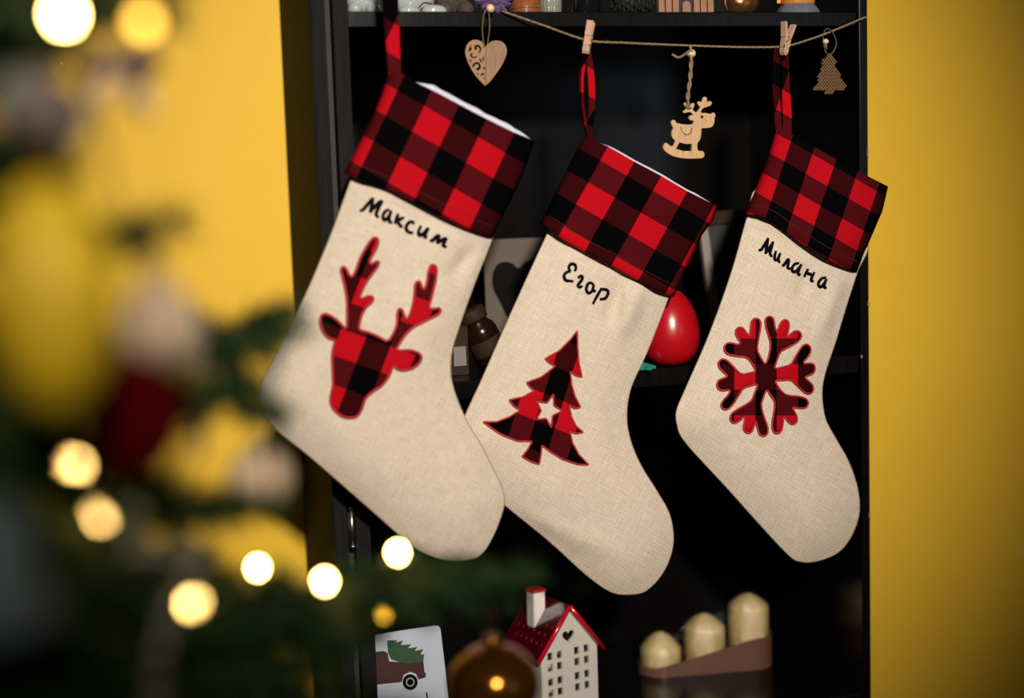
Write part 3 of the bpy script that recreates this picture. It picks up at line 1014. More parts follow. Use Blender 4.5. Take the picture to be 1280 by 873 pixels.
mk('wooden_bead', *ellipsoid(P(864, 67, YT - .001), (.0046, .0046, .0042), 14, 10), M['bead'], rt)

# woven tree
Zw = zz(7.94, 1000, 20)
wt = Zw([(285, 372), (335, 420), (357, 465), (340, 487), (378, 540), (407, 592), (396, 620), (453, 702), (447, 732), (335, 737), (331, 777), (250, 777), (246, 737), (130, 732), (128, 710), (187, 660), (168, 610), (205, 540), (227, 500), (208, 482), (215, 448), (255, 408)])
YW = -.016
wo = thing('woven_tree_ornament', 'small woven straw fir tree ornament on a thread loop', 'ornament', P(1037, 118, YW))
fixn(mk('backing', *plate(wt, [], YW + .0004, .0014), M['brown'], wo, False))
parts = []
wpoly = np.array(wt)
row = 0
y = wpoly[:, 1].min() + 1.5
while y < wpoly[:, 1].max() - .5:
    x = wpoly[:, 0].min() + (1.75 if row % 2 else 0)
    while x < wpoly[:, 0].max():
        if inpoly(np.array([[x, y]]), wpoly)[0]:
            parts.append(ellipsoid(P(x, y, YW - .0002), (.0015, .0022, .0011), 8, 5, Matrix.Rotation(.7 if row % 2 else -.7, 4, 'Y')))
        x += 3.5
    y += 2.3
    row += 1
mk('straw_weave', *join(*parts), M['weave'], wo, kind='stuff')
lp = catmull([P(1035, 69, YW), P(1031, 62, YW), P(1029, 48, YW - .001), P(1031, 38, YW - .004), P(1035, 36, YW - .006), P(1041, 41, YW - .004), P(1045.5, 53, YW - .001), P(1043, 62, YW), P(1038, 69, YW)], 7)
mk('hanging_thread', *tube(lp, .0005, 6), M['cord'], wo)
mk('wooden_bead', *ellipsoid(P(1032, 52, YW - .001), (.0032, .0032, .0028), 14, 10), M['bead'], wo)
mk('thread_knot', *join(ellipsoid(P(1032, 57.5, YW - .001), (.0018, .0018, .003), 8, 6), tube([P(1032, 58, YW - .002), P(1033.5, 62, YW - .003)], .0007, 5)), M['cord'], wo)

# ------------------------------------------------------------------ middle shelf
e = PZ(838, 457, ZM1)
prof = [(1e-5, 0), (.012, .0012), (.021, .0055), (.0275, .014), (.031, .026), (.0312, .038), (.0285, .052), (.0235, .064), (.0165, .0735), (.009, .079), (1e-5, .081)]
pr = catmull(prof, 3)
pr[:, 0] = np.clip(pr[:, 0], 1e-5, 1)
egg = mk('red_egg', *lathe([tuple(q) for q in pr], (e[0], e[1], ZM1), 40), M['redgloss'], base=(e[0], e[1], ZM1), label='glossy red egg standing on the middle shelf', cat='egg')

yb_ = .19
ph0, ph1 = P(606, 299, yb_), P(700, 297, yb_)
pc = thing('photo_card', 'beige card with a dark heart print leaning at the back of the shelf', 'card', (ph0[0], yb_, ZM1))
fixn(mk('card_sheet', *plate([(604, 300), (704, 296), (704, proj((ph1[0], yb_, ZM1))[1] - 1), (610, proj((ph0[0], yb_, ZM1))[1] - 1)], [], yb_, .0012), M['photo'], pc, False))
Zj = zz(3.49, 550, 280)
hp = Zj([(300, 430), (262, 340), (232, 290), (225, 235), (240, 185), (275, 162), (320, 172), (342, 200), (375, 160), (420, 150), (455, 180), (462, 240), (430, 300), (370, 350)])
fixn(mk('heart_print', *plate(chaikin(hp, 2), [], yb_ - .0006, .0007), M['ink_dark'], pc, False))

jb = PZ(617, 463, ZM1)
jt = thing('amber_jar', 'dark amber glass jar leaning beside the beige card', 'jar', (jb[0], jb[1], ZM1))
Rj = Matrix.Translation((jb[0] + .002, jb[1], ZM1 + .0085)) @ Matrix.Rotation(-.42, 4, 'Y')
mk('glass_body', *lathe([(.006, 0), (.0165, .001), (.018, .004), (.018, .036), (.0165, .042), (.0125, .047), (.0125, .052)], (0, 0, 0), 28, Rj), M['amber'], jt)
mk('screw_lid', *lathe([(.0145, .0505), (.0148, .052), (.0148, .0615), (.0135, .063)], (0, 0, 0), 36, Rj, lambda a, z: 1 + .02 * math.cos(18 * a)), M['brown'], jt)
mk('paper_label', *lathe([(.0182, .012), (.0183, .0125), (.0183, .028), (.0182, .0285)], (0, 0, 0), 28, Rj), M['brown'], jt)

bx_ = P(574, 440, .05)
bt = thing('small_carton', 'little dark carton with a pale label between two stockings', 'carton', (bx_[0], .05, ZM1))
part('carton_body', box(bx_[0] - .011, bx_[0] + .010, .05, .068, ZM1, ZM1 + .05, .0008), M['brown'], bt)
part('carton_flap', box(bx_[0] - .0105, bx_[0] + .0095, .0505, .0675, ZM1 + .0502, ZM1 + .0512, .0003), M['brown'], bt)
part('carton_label', box(bx_[0] - .006, bx_[0] + .007, .0492, .0499, ZM1 + .010, ZM1 + .030, 0), M['offwhite'], bt)

tq = PZ(805, 462, ZM1)
lf_ = []
for i in range(9):
    a = i / 8 * math.pi
    lf_.append((tq[0] + .011 * math.cos(a), tq[1] - .004 - .010 * math.sin(a)))
pts = [(tq[0] + r * math.cos(a), tq[1] + r * math.sin(a)) for a, r in ((i * math.pi / 5, .013 if i % 2 == 0 else .0065) for i in range(10))]
vv = [(x, y, ZM1 + .0002) for x, y in pts] + [(x, y, ZM1 + .003) for x, y in pts] + [(tq[0], tq[1], ZM1 + .0075)]
ff = [list(range(10))[::-1]] + [(i, (i + 1) % 10, 10 + (i + 1) % 10, 10 + i) for i in range(10)] + [(10 + i, 10 + (i + 1) % 10, 20) for i in range(10)]
mk('glass_star', vv, ff, M['turq'], smooth=False, label='small turquoise glass star beside the red egg', cat='star')

yf = .16
fw = thing('picture_frame', 'wooden picture frame with pale side rail leaning behind the red egg', 'picture frame', (P(900, 450, yf)[0], yf, ZM1))
bz = proj((P(905, 450, yf)[0], yf, ZM1))[1] - 1
fixn(mk('side_rail', *plate([(874, 278), (884, 281), (906, bz), (894, bz)], [], yf, .008), M['pale'], fw, False))
fixn(mk('top_rail', *plate([(872, 266), (978, 258), (980, 273), (874, 282)], [], yf - .001, .009), M['brown'], fw, False))
fixn(mk('side_rail', *plate([(966, 273), (978, 272), (1000, bz - 12), (988, bz - 11)], [], yf, .008), M['brown'], fw, False))
fixn(mk('bottom_rail', *plate([(904, bz - 15), (990, bz - 25), (992, bz - 12), (905, bz - 1)], [], yf + .001, .007), M['brown'], fw, False))
fixn(mk('picture', *plate([(880, 279), (970, 270), (992, bz - 15), (900, bz - 5)], [], yf + .004, .003), M['dark'], fw, False))

# ------------------------------------------------------------------ lower shelf: house, candles, card
hs0 = P(676, 822, .045)         # front left eave corner
al = math.radians(17)
ux = np.array([math.cos(al), math.sin(al), 0.])
uy = np.array([-math.sin(al), math.cos(al), 0.])
Wd, Ln = .073, .070
zE = hs0[2]
o_ = np.array([hs0[0], hs0[1], 0])
hst = thing('ceramic_house', 'white ceramic lantern house with dark red roof and chimney', 'lantern', (hs0[0] + .03, hs0[1] + .03, ZL1))


def HP(a, b_, z):
    return o_ + ux * a + uy * b_ + np.array([0, 0, z])


zpk = zE + .046


def hwall(poly, holes, b0, t, name, mat, axis=0, **k):
    v, f, lps = triangulate(poly, holes)
    n = len(v)
    if axis == 0:
        A = np.array([HP(x, b0, z) for x, z in v])
        B = np.array([HP(x, b0 + t, z) for x, z in v])
    else:
        A = np.array([HP(b0, x, z) for x, z in v])
        B = np.array([HP(b0 + t, x, z) for x, z in v])
    fs = [tuple(q) for q in f] + [tuple(int(i) + n for i in q[::-1]) for q in f]
    cnt = {}
    for q in f:
        for a, b_ in ((q[0], q[1]), (q[1], q[2]), (q[2], q[0])):
            cnt.setdefault((min(a, b_), max(a, b_)), []).append((a, b_))
    for kk, e_ in cnt.items():
        if len(e_) == 1:
            a, b_ = e_[0]
            fs.append((b_, a, a + n, b_ + n))
    return fixn(mk(name, np.vstack([A, B]), fs, mat, hst, False, **k))


wins = []
wz = [zE - .006 - .0115 * 0, zE - .0185, zE - .0345, zE - .047]
for z in wz:
    for x in (.0085, .0205, .0430, .0555):
        wins.append([(x, z), (x + .0065, z), (x + .0065, z + .0085), (x, z + .0085)])
hc = (Wd / 2 - .0005, zE + .0165)
heart_h = [(hc[0] + .0078 * (16 * math.sin(t) ** 3) / 16, hc[1] + .0078 * (13 * math.cos(t) - 5 * math.cos(2 * t) - 2 * math.cos(3 * t) - math.cos(4 * t)) / 16) for t in np.linspace(0, 2 * math.pi, 29)[:-1]]
hwall([(0, ZL1), (Wd, ZL1), (Wd, zE), (Wd / 2, zpk), (0, zE)], wins + [heart_h], 0, .003, 'front_wall', M['ceramic'])
hwall([(0, ZL1), (Wd, ZL1), (Wd, zE), (Wd / 2, zpk), (0, zE)], [], Ln - .003, .003, 'back_wall', M['ceramic'])
hwall([(.003, ZL1), (Ln - .003, ZL1), (Ln - .003, zE + .001), (.003, zE + .001)], [], 0, .003, 'side_wall', M['ceramic'], 1)
hwall([(.003, ZL1), (Ln - .003, ZL1), (Ln - .003, zE + .001), (.003, zE + .001)], [], Wd - .003, .003, 'side_wall', M['ceramic'], 1)
# roof slopes
ov, th_ = .004, .004
for s in (0, 1):
    def rp(a, b_, dz):
        x = a if s == 0 else Wd - a
        z = zE + (zpk - zE) * a / (Wd / 2) + dz
        return HP(x, b_, z)
    rf = mk('roof', *(lambda V: (V, [(0, 1, 2, 3), (7, 6, 5, 4), (0, 4, 5, 1), (1, 5, 6, 2), (2, 6, 7, 3), (3, 7, 4, 0)]))(
        [rp(-.006, -ov, .0008), rp(Wd / 2, -ov, .0008), rp(Wd / 2, Ln + ov, .0008), rp(-.006, Ln + ov, .0008),
         rp(-.006, -ov, .0048), rp(Wd / 2, -ov, .0058), rp(Wd / 2, Ln + ov, .0058), rp(-.006, Ln + ov, .0048)]), M['roof'], hst, False)
    fixn(rf)
    bv = rf.modifiers.new('b', 'BEVEL')
    bv.width = .0012
    bv.segments = 3
    mk('roof_edge', *tube([rp(-.0065, -ov, .003), rp(Wd / 4, -ov, .0035), rp(Wd / 2, -ov, .004)], .0028, 8), M['trimred'], rf)
    # glaze flecks pressed into the roof like shingles
    fl = []
    rr = random.Random(5 + s)
    for r in range(5):
        for c in range(6):
            a = .003 + r * .0068
            bb = .004 + (c + (.5 if r % 2 else 0)) * .0105
            if bb < Ln:
                q0, q1 = rp(a, bb, .0052), rp(a + .003, bb, .0053)
                fl.append(tube([q0, q1], .00055, 5))
    mk('shingle_mark', *join(*fl), M['fleck'], rf)
# chimney
cb, cw = .032, .0155
cz0, cz1 = zE + .028, zpk + .016
ca = Wd / 2 - .0235
def chb(a0, a1, b0, b1, z0, z1):
    q = [HP(a, b_, z) for z in (z0, z1) for a, b_ in ((a0, b0), (a1, b0), (a1, b1), (a0, b1))]
    return np.array(q), [(3, 2, 1, 0), (4, 5, 6, 7), (0, 1, 5, 4), (1, 2, 6, 5), (2, 3, 7, 6), (3, 0, 4, 7)]
ch = mk('chimney', *chb(ca, ca + cw, cb, cb + cw, cz0 - .008, cz1), M['ceramic'], hst, False)
bv = ch.modifiers.new('b', 'BEVEL')
bv.width = .0015
bv.segments = 3
cc = mk('chimney_rim', *chb(ca - .0008, ca + cw + .0008, cb - .0008, cb + cw + .0008, cz1 - .002, cz1 + .0015), M['trimred'], ch, False)
bv = cc.modifiers.new('b', 'BEVEL')
bv.width = .001
bv.segments = 2

# candles
c0 = PZ(826, 838, ZL1)
c2 = PZ(936, 829, ZL1)
ax = (c2 - c0) / np.linalg.norm(c2 - c0)
RC = .0240
sp_ = np.linalg.norm(c2 - c0) / 2
cst = thing('candle_set', 'three ivory candles of rising height wrapped in cellophane on a brown tray', 'candle set', (c0 + c2) / 2)
ay = np.array([-ax[1], ax[0], 0])


def stadium(r, n=14):
    out = []
    for i in range(n + 1):
        a = math.pi / 2 + math.pi * i / n
        out.append(c0 + ax * r * math.cos(a) + ay * r * math.sin(a))
    for i in range(n + 1):
        a = -math.pi / 2 + math.pi * i / n
        out.append(c2 + ax * r * math.cos(a) + ay * r * math.sin(a))
    out2 = []
    k = len(out)
    for i in range(k):
        a, b_ = out[i], out[(i + 1) % k]
        m_ = max(1, int(np.linalg.norm(b_ - a) / .006))
        for j in range(m_):
            out2.append(a + (b_ - a) * j / m_)
    return out2


so, si = stadium(RC + .0032), stadium(RC + .0020)
k = len(so)
def rimh(p):
    s = float((p - c0) @ ax) / (2 * sp_)
    return .010 + .024 * np.clip(s + .15, 0, 1.15) ** 1.1
tv, tf = [], []
for p in so: tv.append(p)
for p in so: tv.append(p + np.array([0, 0, rimh(p) + .0008 * noise.noise(Vector(p * 160))]))
for p in si: tv.append(p + np.array([0, 0, rimh(p) + .0008 * noise.noise(Vector(p * 160))]))
for p in si: tv.append(p + np.array([0, 0, .0016]))
for r in range(3):
    for i in range(k):
        tf.append((r * k + i, r * k + (i + 1) % k, (r + 1) * k + (i + 1) % k, (r + 1) * k + i))
tf += [list(range(k))[::-1], list(range(3 * k, 4 * k))]
fixn(mk('tray', tv, tf, M['tray'], cst, False))
tops = []
for i, (py, hh_) in enumerate(((790, 0), (767, 0), (742, 0))):
    cc = c0 + ax * sp_ * i
    H = 0
    pz = None
    for q in np.linspace(.02, .14, 500):
        if proj(cc + np.array([0, 0, q]))[1] <= py:
            H = q
            break
    sh = (.020, .017, .016)[i]
    prof = [(.010, .0018), (RC - .001, .0018), (RC, .003), (RC, H - sh), (RC - .0008, H - sh + .002), (RC * .72, H - sh * .52), (RC * .42, H - sh * .18), (RC * .2, H - .0012), (.0016, H)]
    cn = mk('candle', *lathe(prof, cc, 36), M['wax'], cst)
    mk('wick', *tube([cc + np.array([0, 0, H - .002]), cc + np.array([.0006, -.0026, H + .0006]), cc + np.array([.0008, -.0075, H - .0055])], .0008, 6), M['wick'], cn)
    tops.append((cc, H, sh))
# film: stretched shell over the candles
fparts = []
for i, (cc, H, sh) in enumerate(tops):
    prof = [(RC + .0010, .006 + .010 * i), (RC + .0013, .02 + .008 * i), (RC + .0012, H - sh), (RC * .72 + .002, H - sh * .45), (RC * .3, H + .0012), (1e-5, H + .0018)]
    pf = [tuple(q) for q in resample(np.array(prof), .003, False)]
    v, f = lathe(pf, (0, 0, 0), 60)
    out = []
    for p in v:
        a = math.atan2(p[1], p[0])
        low = max(0, 1 - (p[2] - .006 - .01 * i) / .028)
        d = 1 + (.0022 * noise.noise(Vector((a * 2.2, p[2] * 60 + a * 1.2, i * 3))) + .0025 * low * abs(noise.noise(Vector((a * 5, p[2] * 40 + a * 3, i * 3 + 9))))) / RC
        out.append((p[0] * d, p[1] * d, p[2]))
    fparts.append((np.array(out) + cc, f))
for i in (0, 1):   # bridging folds between neighbouring candles
    a, b_ = tops[i], tops[i + 1]
    q0 = a[0] + np.array([0, 0, a[1] + .001])
    q1 = b_[0] - ax * RC * .98 + np.array([0, 0, b_[1] - b_[2] + .004])
    vs, fs = [], []
    nn = 14
    for j in range(nn + 1):
        t = j / nn
        c = q0 * (1 - t) + q1 * t - np.array([0, 0, .006 * math.sin(math.pi * t)])
        wd = RC * (.06 + .55 * t)
        for s in range(-4, 5):
            z = -abs(s) / 4 * .012 * (1 - .4 * t) + .002 * noise.noise(Vector((j * .6, s * .8, i)))
            vs.append(c + ay * wd * s / 4 + np.array([0, 0, z]))
    for j in range(nn):
        for s in range(8):
            q = j * 9 + s
            fs.append((q, q + 1, q + 10, q + 9))
    fparts.append((np.array(vs), fs))
mk('cellophane', *join(*fparts), M['film'], cst)

# truck card
yc = .040
c_bl = proj((P(466, 870, yc)[0], yc, ZL1))
ct = thing('truck_card', 'white card printed with a truck carrying a fir tree', 'card', (P(510, 870, yc)[0], yc, ZL1))
fixn(mk('card_sheet', *plate([(464, 795), (500, 789), (544, 782.5), (548, 783), (550.5, 786), (557, 840), (567, c_bl[1] - 3), (474, c_bl[1])], [], yc, .0012), M['card'], ct, False))
Zk = zz(7.73, 440, 760)
fixn(mk('truck_print', *plate(Zk([(60, 470), (200, 430), (310, 420), (345, 440), (360, 520), (480, 530), (690, 515), (700, 620), (715, 640), (710, 675), (640, 695), (620, 640), (560, 620), (500, 650), (480, 720), (220, 745), (60, 750)]), [], yc - .0004, .0005), M['ink_red'], ct, False))
fixn(mk('tree_print', *plate(Zk([(340, 318), (438, 314), (420, 340), (495, 318), (470, 362), (570, 356), (540, 395), (632, 380), (605, 420), (690, 402), (660, 455), (698, 452), (690, 515), (560, 540), (470, 530), (380, 500), (350, 440), (345, 400)]), [], yc - .0008, .0005), M['ink_green'], ct, False))
wc = (563, 720)
circ = lambda r, n=28: Zk([(wc[0] + r * math.cos(a), wc[1] + r * 1.05 * math.sin(a)) for a in np.linspace(0, 2 * math.pi, n + 1)[:-1]])
fixn(mk('wheel_print', *plate(circ(72), [], yc - .0012, .0005), M['ink_dark'], ct, False))
fixn(mk('rim_print', *plate(circ(42), [circ(30)], yc - .0016, .0005), M['ink_grey'], ct, False))
fixn(mk('letter_print', *plate(Zk([(715, 822), (728, 820), (745, 960), (728, 962)]), [], yc - .0004, .0005), M['ink_dark'], ct, False))

# ------------------------------------------------------------------ things on the upper shelf
ys = .045


def X(px, y=ys):
    return P(px, 8, y)[0]


cx = X(455)
f1 = thing('porcelain_figurine', 'white glazed porcelain figure on the upper shelf beside the red hanging loop', 'figurine', (cx, ys + .01, ZT1))
mk('body', *ellipsoid((cx, ys + .015, ZT1 + .030), (.019, .016, .030), 24, 16), M['porcelain'], f1)
mk('head', *ellipsoid((cx, ys + .011, ZT1 + .068), (.015, .014, .015), 24, 14), M['porcelain'], f1)
for s in (-1, 1):
    mk('foot', *ellipsoid((cx + s * .009, ys + .002, ZT1 + .0075), (.008, .012, .0075), 18, 10), M['porcelain'], f1)
cx = X(526)
f2 = thing('porcelain_cat', 'white glazed lying cat figure with brown lines on the upper shelf', 'figurine', (cx, ys + .01, ZT1))
mk('body', *ellipsoid((cx - .006, ys + .018, ZT1 + .020), (.024, .017, .020), 24, 16), M['porcelain'], f2)
hd = mk('head', *ellipsoid((cx - .012, ys + .008, ZT1 + .043), (.014, .013, .013), 24, 14), M['porcelain'], f2)
for s in (-1, 1):
    mk('ear', *lathe([(.005, 0), (.0035, .005), (.0005, .010)], (cx - .012 + s * .009, ys + .008, ZT1 + .052), 12), M['porcelain'], hd)
mk('paw', *ellipsoid((cx + .014, ys + .001, ZT1 + .0062), (.013, .008, .0062), 20, 10), M['porcelain'], f2)
mk('paw', *ellipsoid((cx - .012, ys - .002, ZT1 + .0055), (.011, .008, .0055), 20, 10), M['porcelain'], f2)
mk('tail_line', *tube(catmull([(cx - .004, ys - .0092, ZT1 + .008), (cx + .002, ys - .007, ZT1 + .0128), (cx + .010, ys - .0045, ZT1 + .0125)], 5), .0007, 5), M['brown'], f2)
cx = X(573)
pl = thing('plush_bear', 'dark brown plush toy sitting behind the lilac flower', 'plush toy', (cx, ys + .03, ZT1))


def fuzzy(c, r, n=30):
    v, f = ellipsoid((0, 0, 0), r, n, 18)
    return np.array([q * (1 + .06 * noise.noise(Vector(q * 900))) for q in v]) + np.array(c), f


mk('body', *fuzzy((cx, ys + .035, ZT1 + .026), (.019, .018, .026)), M['fur'], pl)
mk('head', *fuzzy((cx, ys + .031, ZT1 + .062), (.016, .015, .015)), M['fur'], pl)
for s in (-1, 1):
    mk('leg', *fuzzy((cx + s * .011, ys + .020, ZT1 + .009), (.009, .015, .009)), M['fur'], pl)
    mk('ear', *fuzzy((cx + s * .012, ys + .031, ZT1 + .075), (.006, .004, .006)), M['fur'], pl)
# crocheted flower lying on the shelf edge
fc = P(620, 4, -.002)
v, f = [], []
nr, na = 7, 90
for j in range(nr):
    r = .004 + .0135 * j / (nr - 1)
    for i in range(na):
        a = 2 * math.pi * i / na
        rr = r * (1 + .12 * (j / (nr - 1)) * math.cos(6 * a))
        v.append((fc[0] + rr * math.cos(a), fc[1] + .006 - .004 * (j / (nr - 1)) * math.sin(12 * a) - .003 * math.sin(math.pi * j / (nr - 1)), fc[2] + .004 + .8 * rr * math.sin(a)))
for j in range(nr - 1):
    for i in range(na):
        f.append((j * na + i, j * na + (i + 1) % na, (j + 1) * na + (i + 1) % na, (j + 1) * na + i))
fl = thing('crochet_flower', 'lilac crocheted flower on the shelf edge where the twine begins', 'flower', (fc[0], fc[1], ZT1))
fo = fixn(mk('petals', v, f, M['purple'], fl))
fo.modifiers.new('t', 'SOLIDIFY').thickness = .004
mk('flower_centre', *ellipsoid((fc[0], fc[1] + .004, fc[2] + .004), (.0055, .004, .0055), 16, 10), M['purple'], fl)
cx = X(657)
tp_ = thing('wooden_pot', 'orange varnished turned wooden pot on the upper shelf', 'pot', (cx, ys, ZT1))
mk('pot_body', *lathe([(.012, 0), (.0148, .0012), (.0152, .006), (.0150, .010), (.0165, .016), (.0175, .026), (.0165, .036), (.0135, .040), (.0115, .040), (.0115, .036)], (cx, ys, ZT1), 36), M['orangewood'], tp_)
mk('rim_band', *lathe([(.0154, .0075), (.0158, .0085), (.0154, .0095)], (cx, ys, ZT1), 36), M['orangewood'], tp_)
cx = X(688, .06)
rg = thing('ribbed_glass', 'pale ribbed glass tumbler between the wooden pot and dark bottle', 'glass', (cx, .06, ZT1))
mk('tumbler_wall', *lathe([(.0100, 0), (.0112, .001), (.0118, .045), (.0108, .045), (.0104, .003), (.0001, .003)], (cx, .06, ZT1), 72, None, lambda a, z: 1 + .03 * math.cos(18 * a)), M['ribglass'], rg)
mk('rim', *lathe([(.0112, .0445), (.0124, .0455), (.0112, .0465)], (cx, .06, ZT1), 40), M['ribglass'], rg)
cx = X(733, .05)
bo = thing('dark_bottle', 'black glossy bottle on the upper shelf above a clothespin', 'bottle', (cx, .05, ZT1))
mk('bottle_body', *lathe([(.012, 0), (.0145, .0015), (.0145, .05), (.012, .060), (.006, .068), (.0055, .085)], (cx, .05, ZT1), 32), M['darkglass'], bo)
mk('stopper', *lathe([(.0065, .0845), (.007, .086), (.007, .094), (.005, .0955)], (cx, .05, ZT1), 24), M['brown'], bo)
cx = X(790)
pn = thing('pine_cone', 'dark pine cone lying on the upper shelf by the slatted house', 'pine cone', (cx, ys, ZT1))
mk('core', *ellipsoid((cx, ys + .005, ZT1 + .016), (.018, .012, .012), 16, 10), M['cone'], pn)
parts = []
for i in range(110):
    t = (i + .5) / 110
    a = i * 2.39996
    xx = (1 - 2 * t) * .021
    rr = .0145 * math.sqrt(max(.05, 1 - (xx / .024) ** 2))
    d = np.array([0.25, math.cos(a), math.sin(a)])
    p0 = np.array([cx + xx, ys + .005, ZT1 + .0165]) + np.array([0, math.cos(a), math.sin(a)]) * rr * .75
    ta = np.array([0, -math.sin(a), math.cos(a)])
    tip = p0 + d * .006
    tip[2] = max(tip[2], ZT1 + .0003)
    q = np.array([p0 - ta * .003, p0 + ta * .003, tip + ta * .0035, tip - ta * .0035, tip + d * .002 + np.array([.001, 0, 0]), p0 + np.array([.0025, 0, 0])])
    q[:, 2] = np.maximum(q[:, 2], ZT1 + .0003)
    parts.append((q, [(0, 1, 2, 3), (3, 2, 4), (1, 0, 5), (5, 0, 3, 4), (1, 5, 4, 2)]))
mk('scale', *join(*parts), M['cone'], pn, False, kind='stuff')
# slatted wooden house
xa, xb_ = X(823, .03), X(893, .03)
sh_ = thing('slat_house', 'small orange wooden slatted house with an arched door', 'house', ((xa + xb_) / 2, .05, ZT1))
ns_ = 8
for i in range(ns_):
    w = (xb_ - xa) / ns_
    x0 = xa + i * w
    if i in (3, 4):
        zs = ZT1 + .020
    else:
        zs = ZT1
    part('slat', box(x0 + .0006, x0 + w - .0006, .030, .034, zs, ZT1 + .045, .0004), M['slat'], sh_)
xm = (xa + xb_) / 2
part('arch_door', (lambda n_: (np.array([(xm - .0045, .0296, ZT1), (xm + .0045, .0296, ZT1)] + [(xm + .0045 * math.cos(a), .0296, ZT1 + .010 + .0045 * math.sin(a)) for a in np.linspace(0, math.pi, n_)] +
     [(xm - .0045, .0325, ZT1), (xm + .0045, .0325, ZT1)] + [(xm + .0045 * math.cos(a), .0325, ZT1 + .010 + .0045 * math.sin(a)) for a in np.linspace(0, math.pi, n_)]),
     [list(range(n_ + 2)), list(range(n_ + 2, 2 * n_ + 4))[::-1]] + [(i, (i + 1) % (n_ + 2), (i + 1) % (n_ + 2) + n_ + 2, i + n_ + 2) for i in range(n_ + 2)]))(11), M['slat'], sh_)
part('backing', box(xa, xb_, .0345, .060, ZT1, ZT1 + .046, .0005), M['dark'], sh_)
for s in (-1, 1):
    R = Matrix.Translation((xm, .045, ZT1 + .068)) @ Matrix.Rotation(s * .62, 4, 'Y')
    part('roof', box(0 if s > 0 else -.040, .040 if s > 0 else 0, -.022, .020, -.0015, .0015, .0004, R), M['slat'], sh_)
fixn(part('gable', (np.array([(xa, .031, ZT1 + .0452), (xb_, .031, ZT1 + .0452), (xm, .031, ZT1 + .066), (xa, .058, ZT1 + .0452), (xb_, .058, ZT1 + .0452), (xm, .058, ZT1 + .066)]), [(0, 1, 2), (5, 4, 3), (0, 3, 4, 1), (1, 4, 5, 2), (2, 5, 3, 0)]), M['slat'], sh_))
cx = X(927)
wn = thing('golden_walnut', 'bronze golden walnut on the upper shelf', 'walnut', (cx, ys, ZT1))
v, f = ellipsoid((0, 0, 0), (.0185, .015, .0155), 48, 30)
v = np.array([q * (1 + .05 * noise.noise(Vector(q * 260)) + .03 * noise.noise(Vector(q * 600))) for q in v])
v[:, 2] -= v[:, 2].min()
mk('shell', v + np.array([cx, ys, ZT1]), f, M['gold'], wn)
mk('shell_seam', *tube([(cx + .0187 * math.cos(a), ys, ZT1 + .0165 + .0158 * math.sin(a)) for a in np.linspace(-1.2, 4.3, 40)], .0012, 6), M['gold'], wn)
cx = X(997, .04)
gn = thing('felt_gnome', 'little felt figure with grey-blue skirt and orange body on the upper shelf', 'figurine', (cx, .04, ZT1))
mk('skirt', *lathe([(.0235, 0), (.0240, .0012), (.0215, .006), (.0175, .0115), (.012, .013)], (cx, .04, ZT1), 32, None, lambda a, z: 1 + .03 * math.cos(9 * a)), M['greyfelt'], gn)
mk('body', *lathe([(.0165, .0105), (.0180, .014), (.0165, .026), (.011, .036), (.004, .040)], (cx, .04, ZT1), 28), M['orange'], gn)
mk('head', *ellipsoid((cx, .04, ZT1 + .046), (.0095, .0095, .0095), 20, 12), M['cream'], gn)
mk('hat', *lathe([(.0115, .049), (.0105, .052), (.006, .064), (.001, .080)], (cx, .04, ZT1), 24), M['redfelt'], gn)
sx = X(974, .02)
mk('scarf_end', *join(box(sx + .001, sx + .0045, .0175, .0195, ZT1 + .010, ZT1 + .028, .0005)), M['redfelt'], gn, False)
mk('scarf_stripe', *box(sx - .0032, sx + .0006, .0175, .0195, ZT1 + .0105, ZT1 + .028, .0005), M['yellowfelt'], gn, False)

# ------------------------------------------------------------------ the christmas tree in the foreground
trunk_c = PD(-330, 436, .74)
TX, TY = trunk_c[0], trunk_c[1]
tree = thing('christmas_tree', 'dark green fir tree close to the camera with needled branches', 'tree', (TX, TY, 0))
mk('trunk', *tube([(TX, TY, 0), (TX + .005, TY, .7), (TX - .004, TY, 1.4), (TX, TY, 2.05)], [.032, .026, .018, .004], 14), M['bark'], tree)
rn = random.Random(11)


def needles(path, dens, ln, wd, out):
    """thin tapered needles set around a twig"""
    pts = [Vector(p) for p in path]
    for a, b_ in zip(pts[:-1], pts[1:]):
        t = b_ - a
        L = t.length
        if L < 1e-6:
            continue
        t.normalize()
        u = t.orthogonal().normalized()
        w = t.cross(u)
        for _ in range(max(1, int(L * dens))):
            an = rn.uniform(0, 6.283)
            rad = u * math.cos(an) + w * math.sin(an)
            d = (rad * rn.uniform(.55, 1.0) + t * rn.uniform(.3, .9)).normalized()
            p = a + (b_ - a) * rn.random()
            l = ln * rn.uniform(.7, 1.15)
            s = d.cross(t)
            s = s.normalized() if s.length > 1e-6 else u
            q = d.cross(s)
            out.append((p + s * wd, p - s * .5 * wd + q * .87 * wd, p - s * .5 * wd - q * .87 * wd, p + d * l * .6 + s * wd * .8, p + d * l))


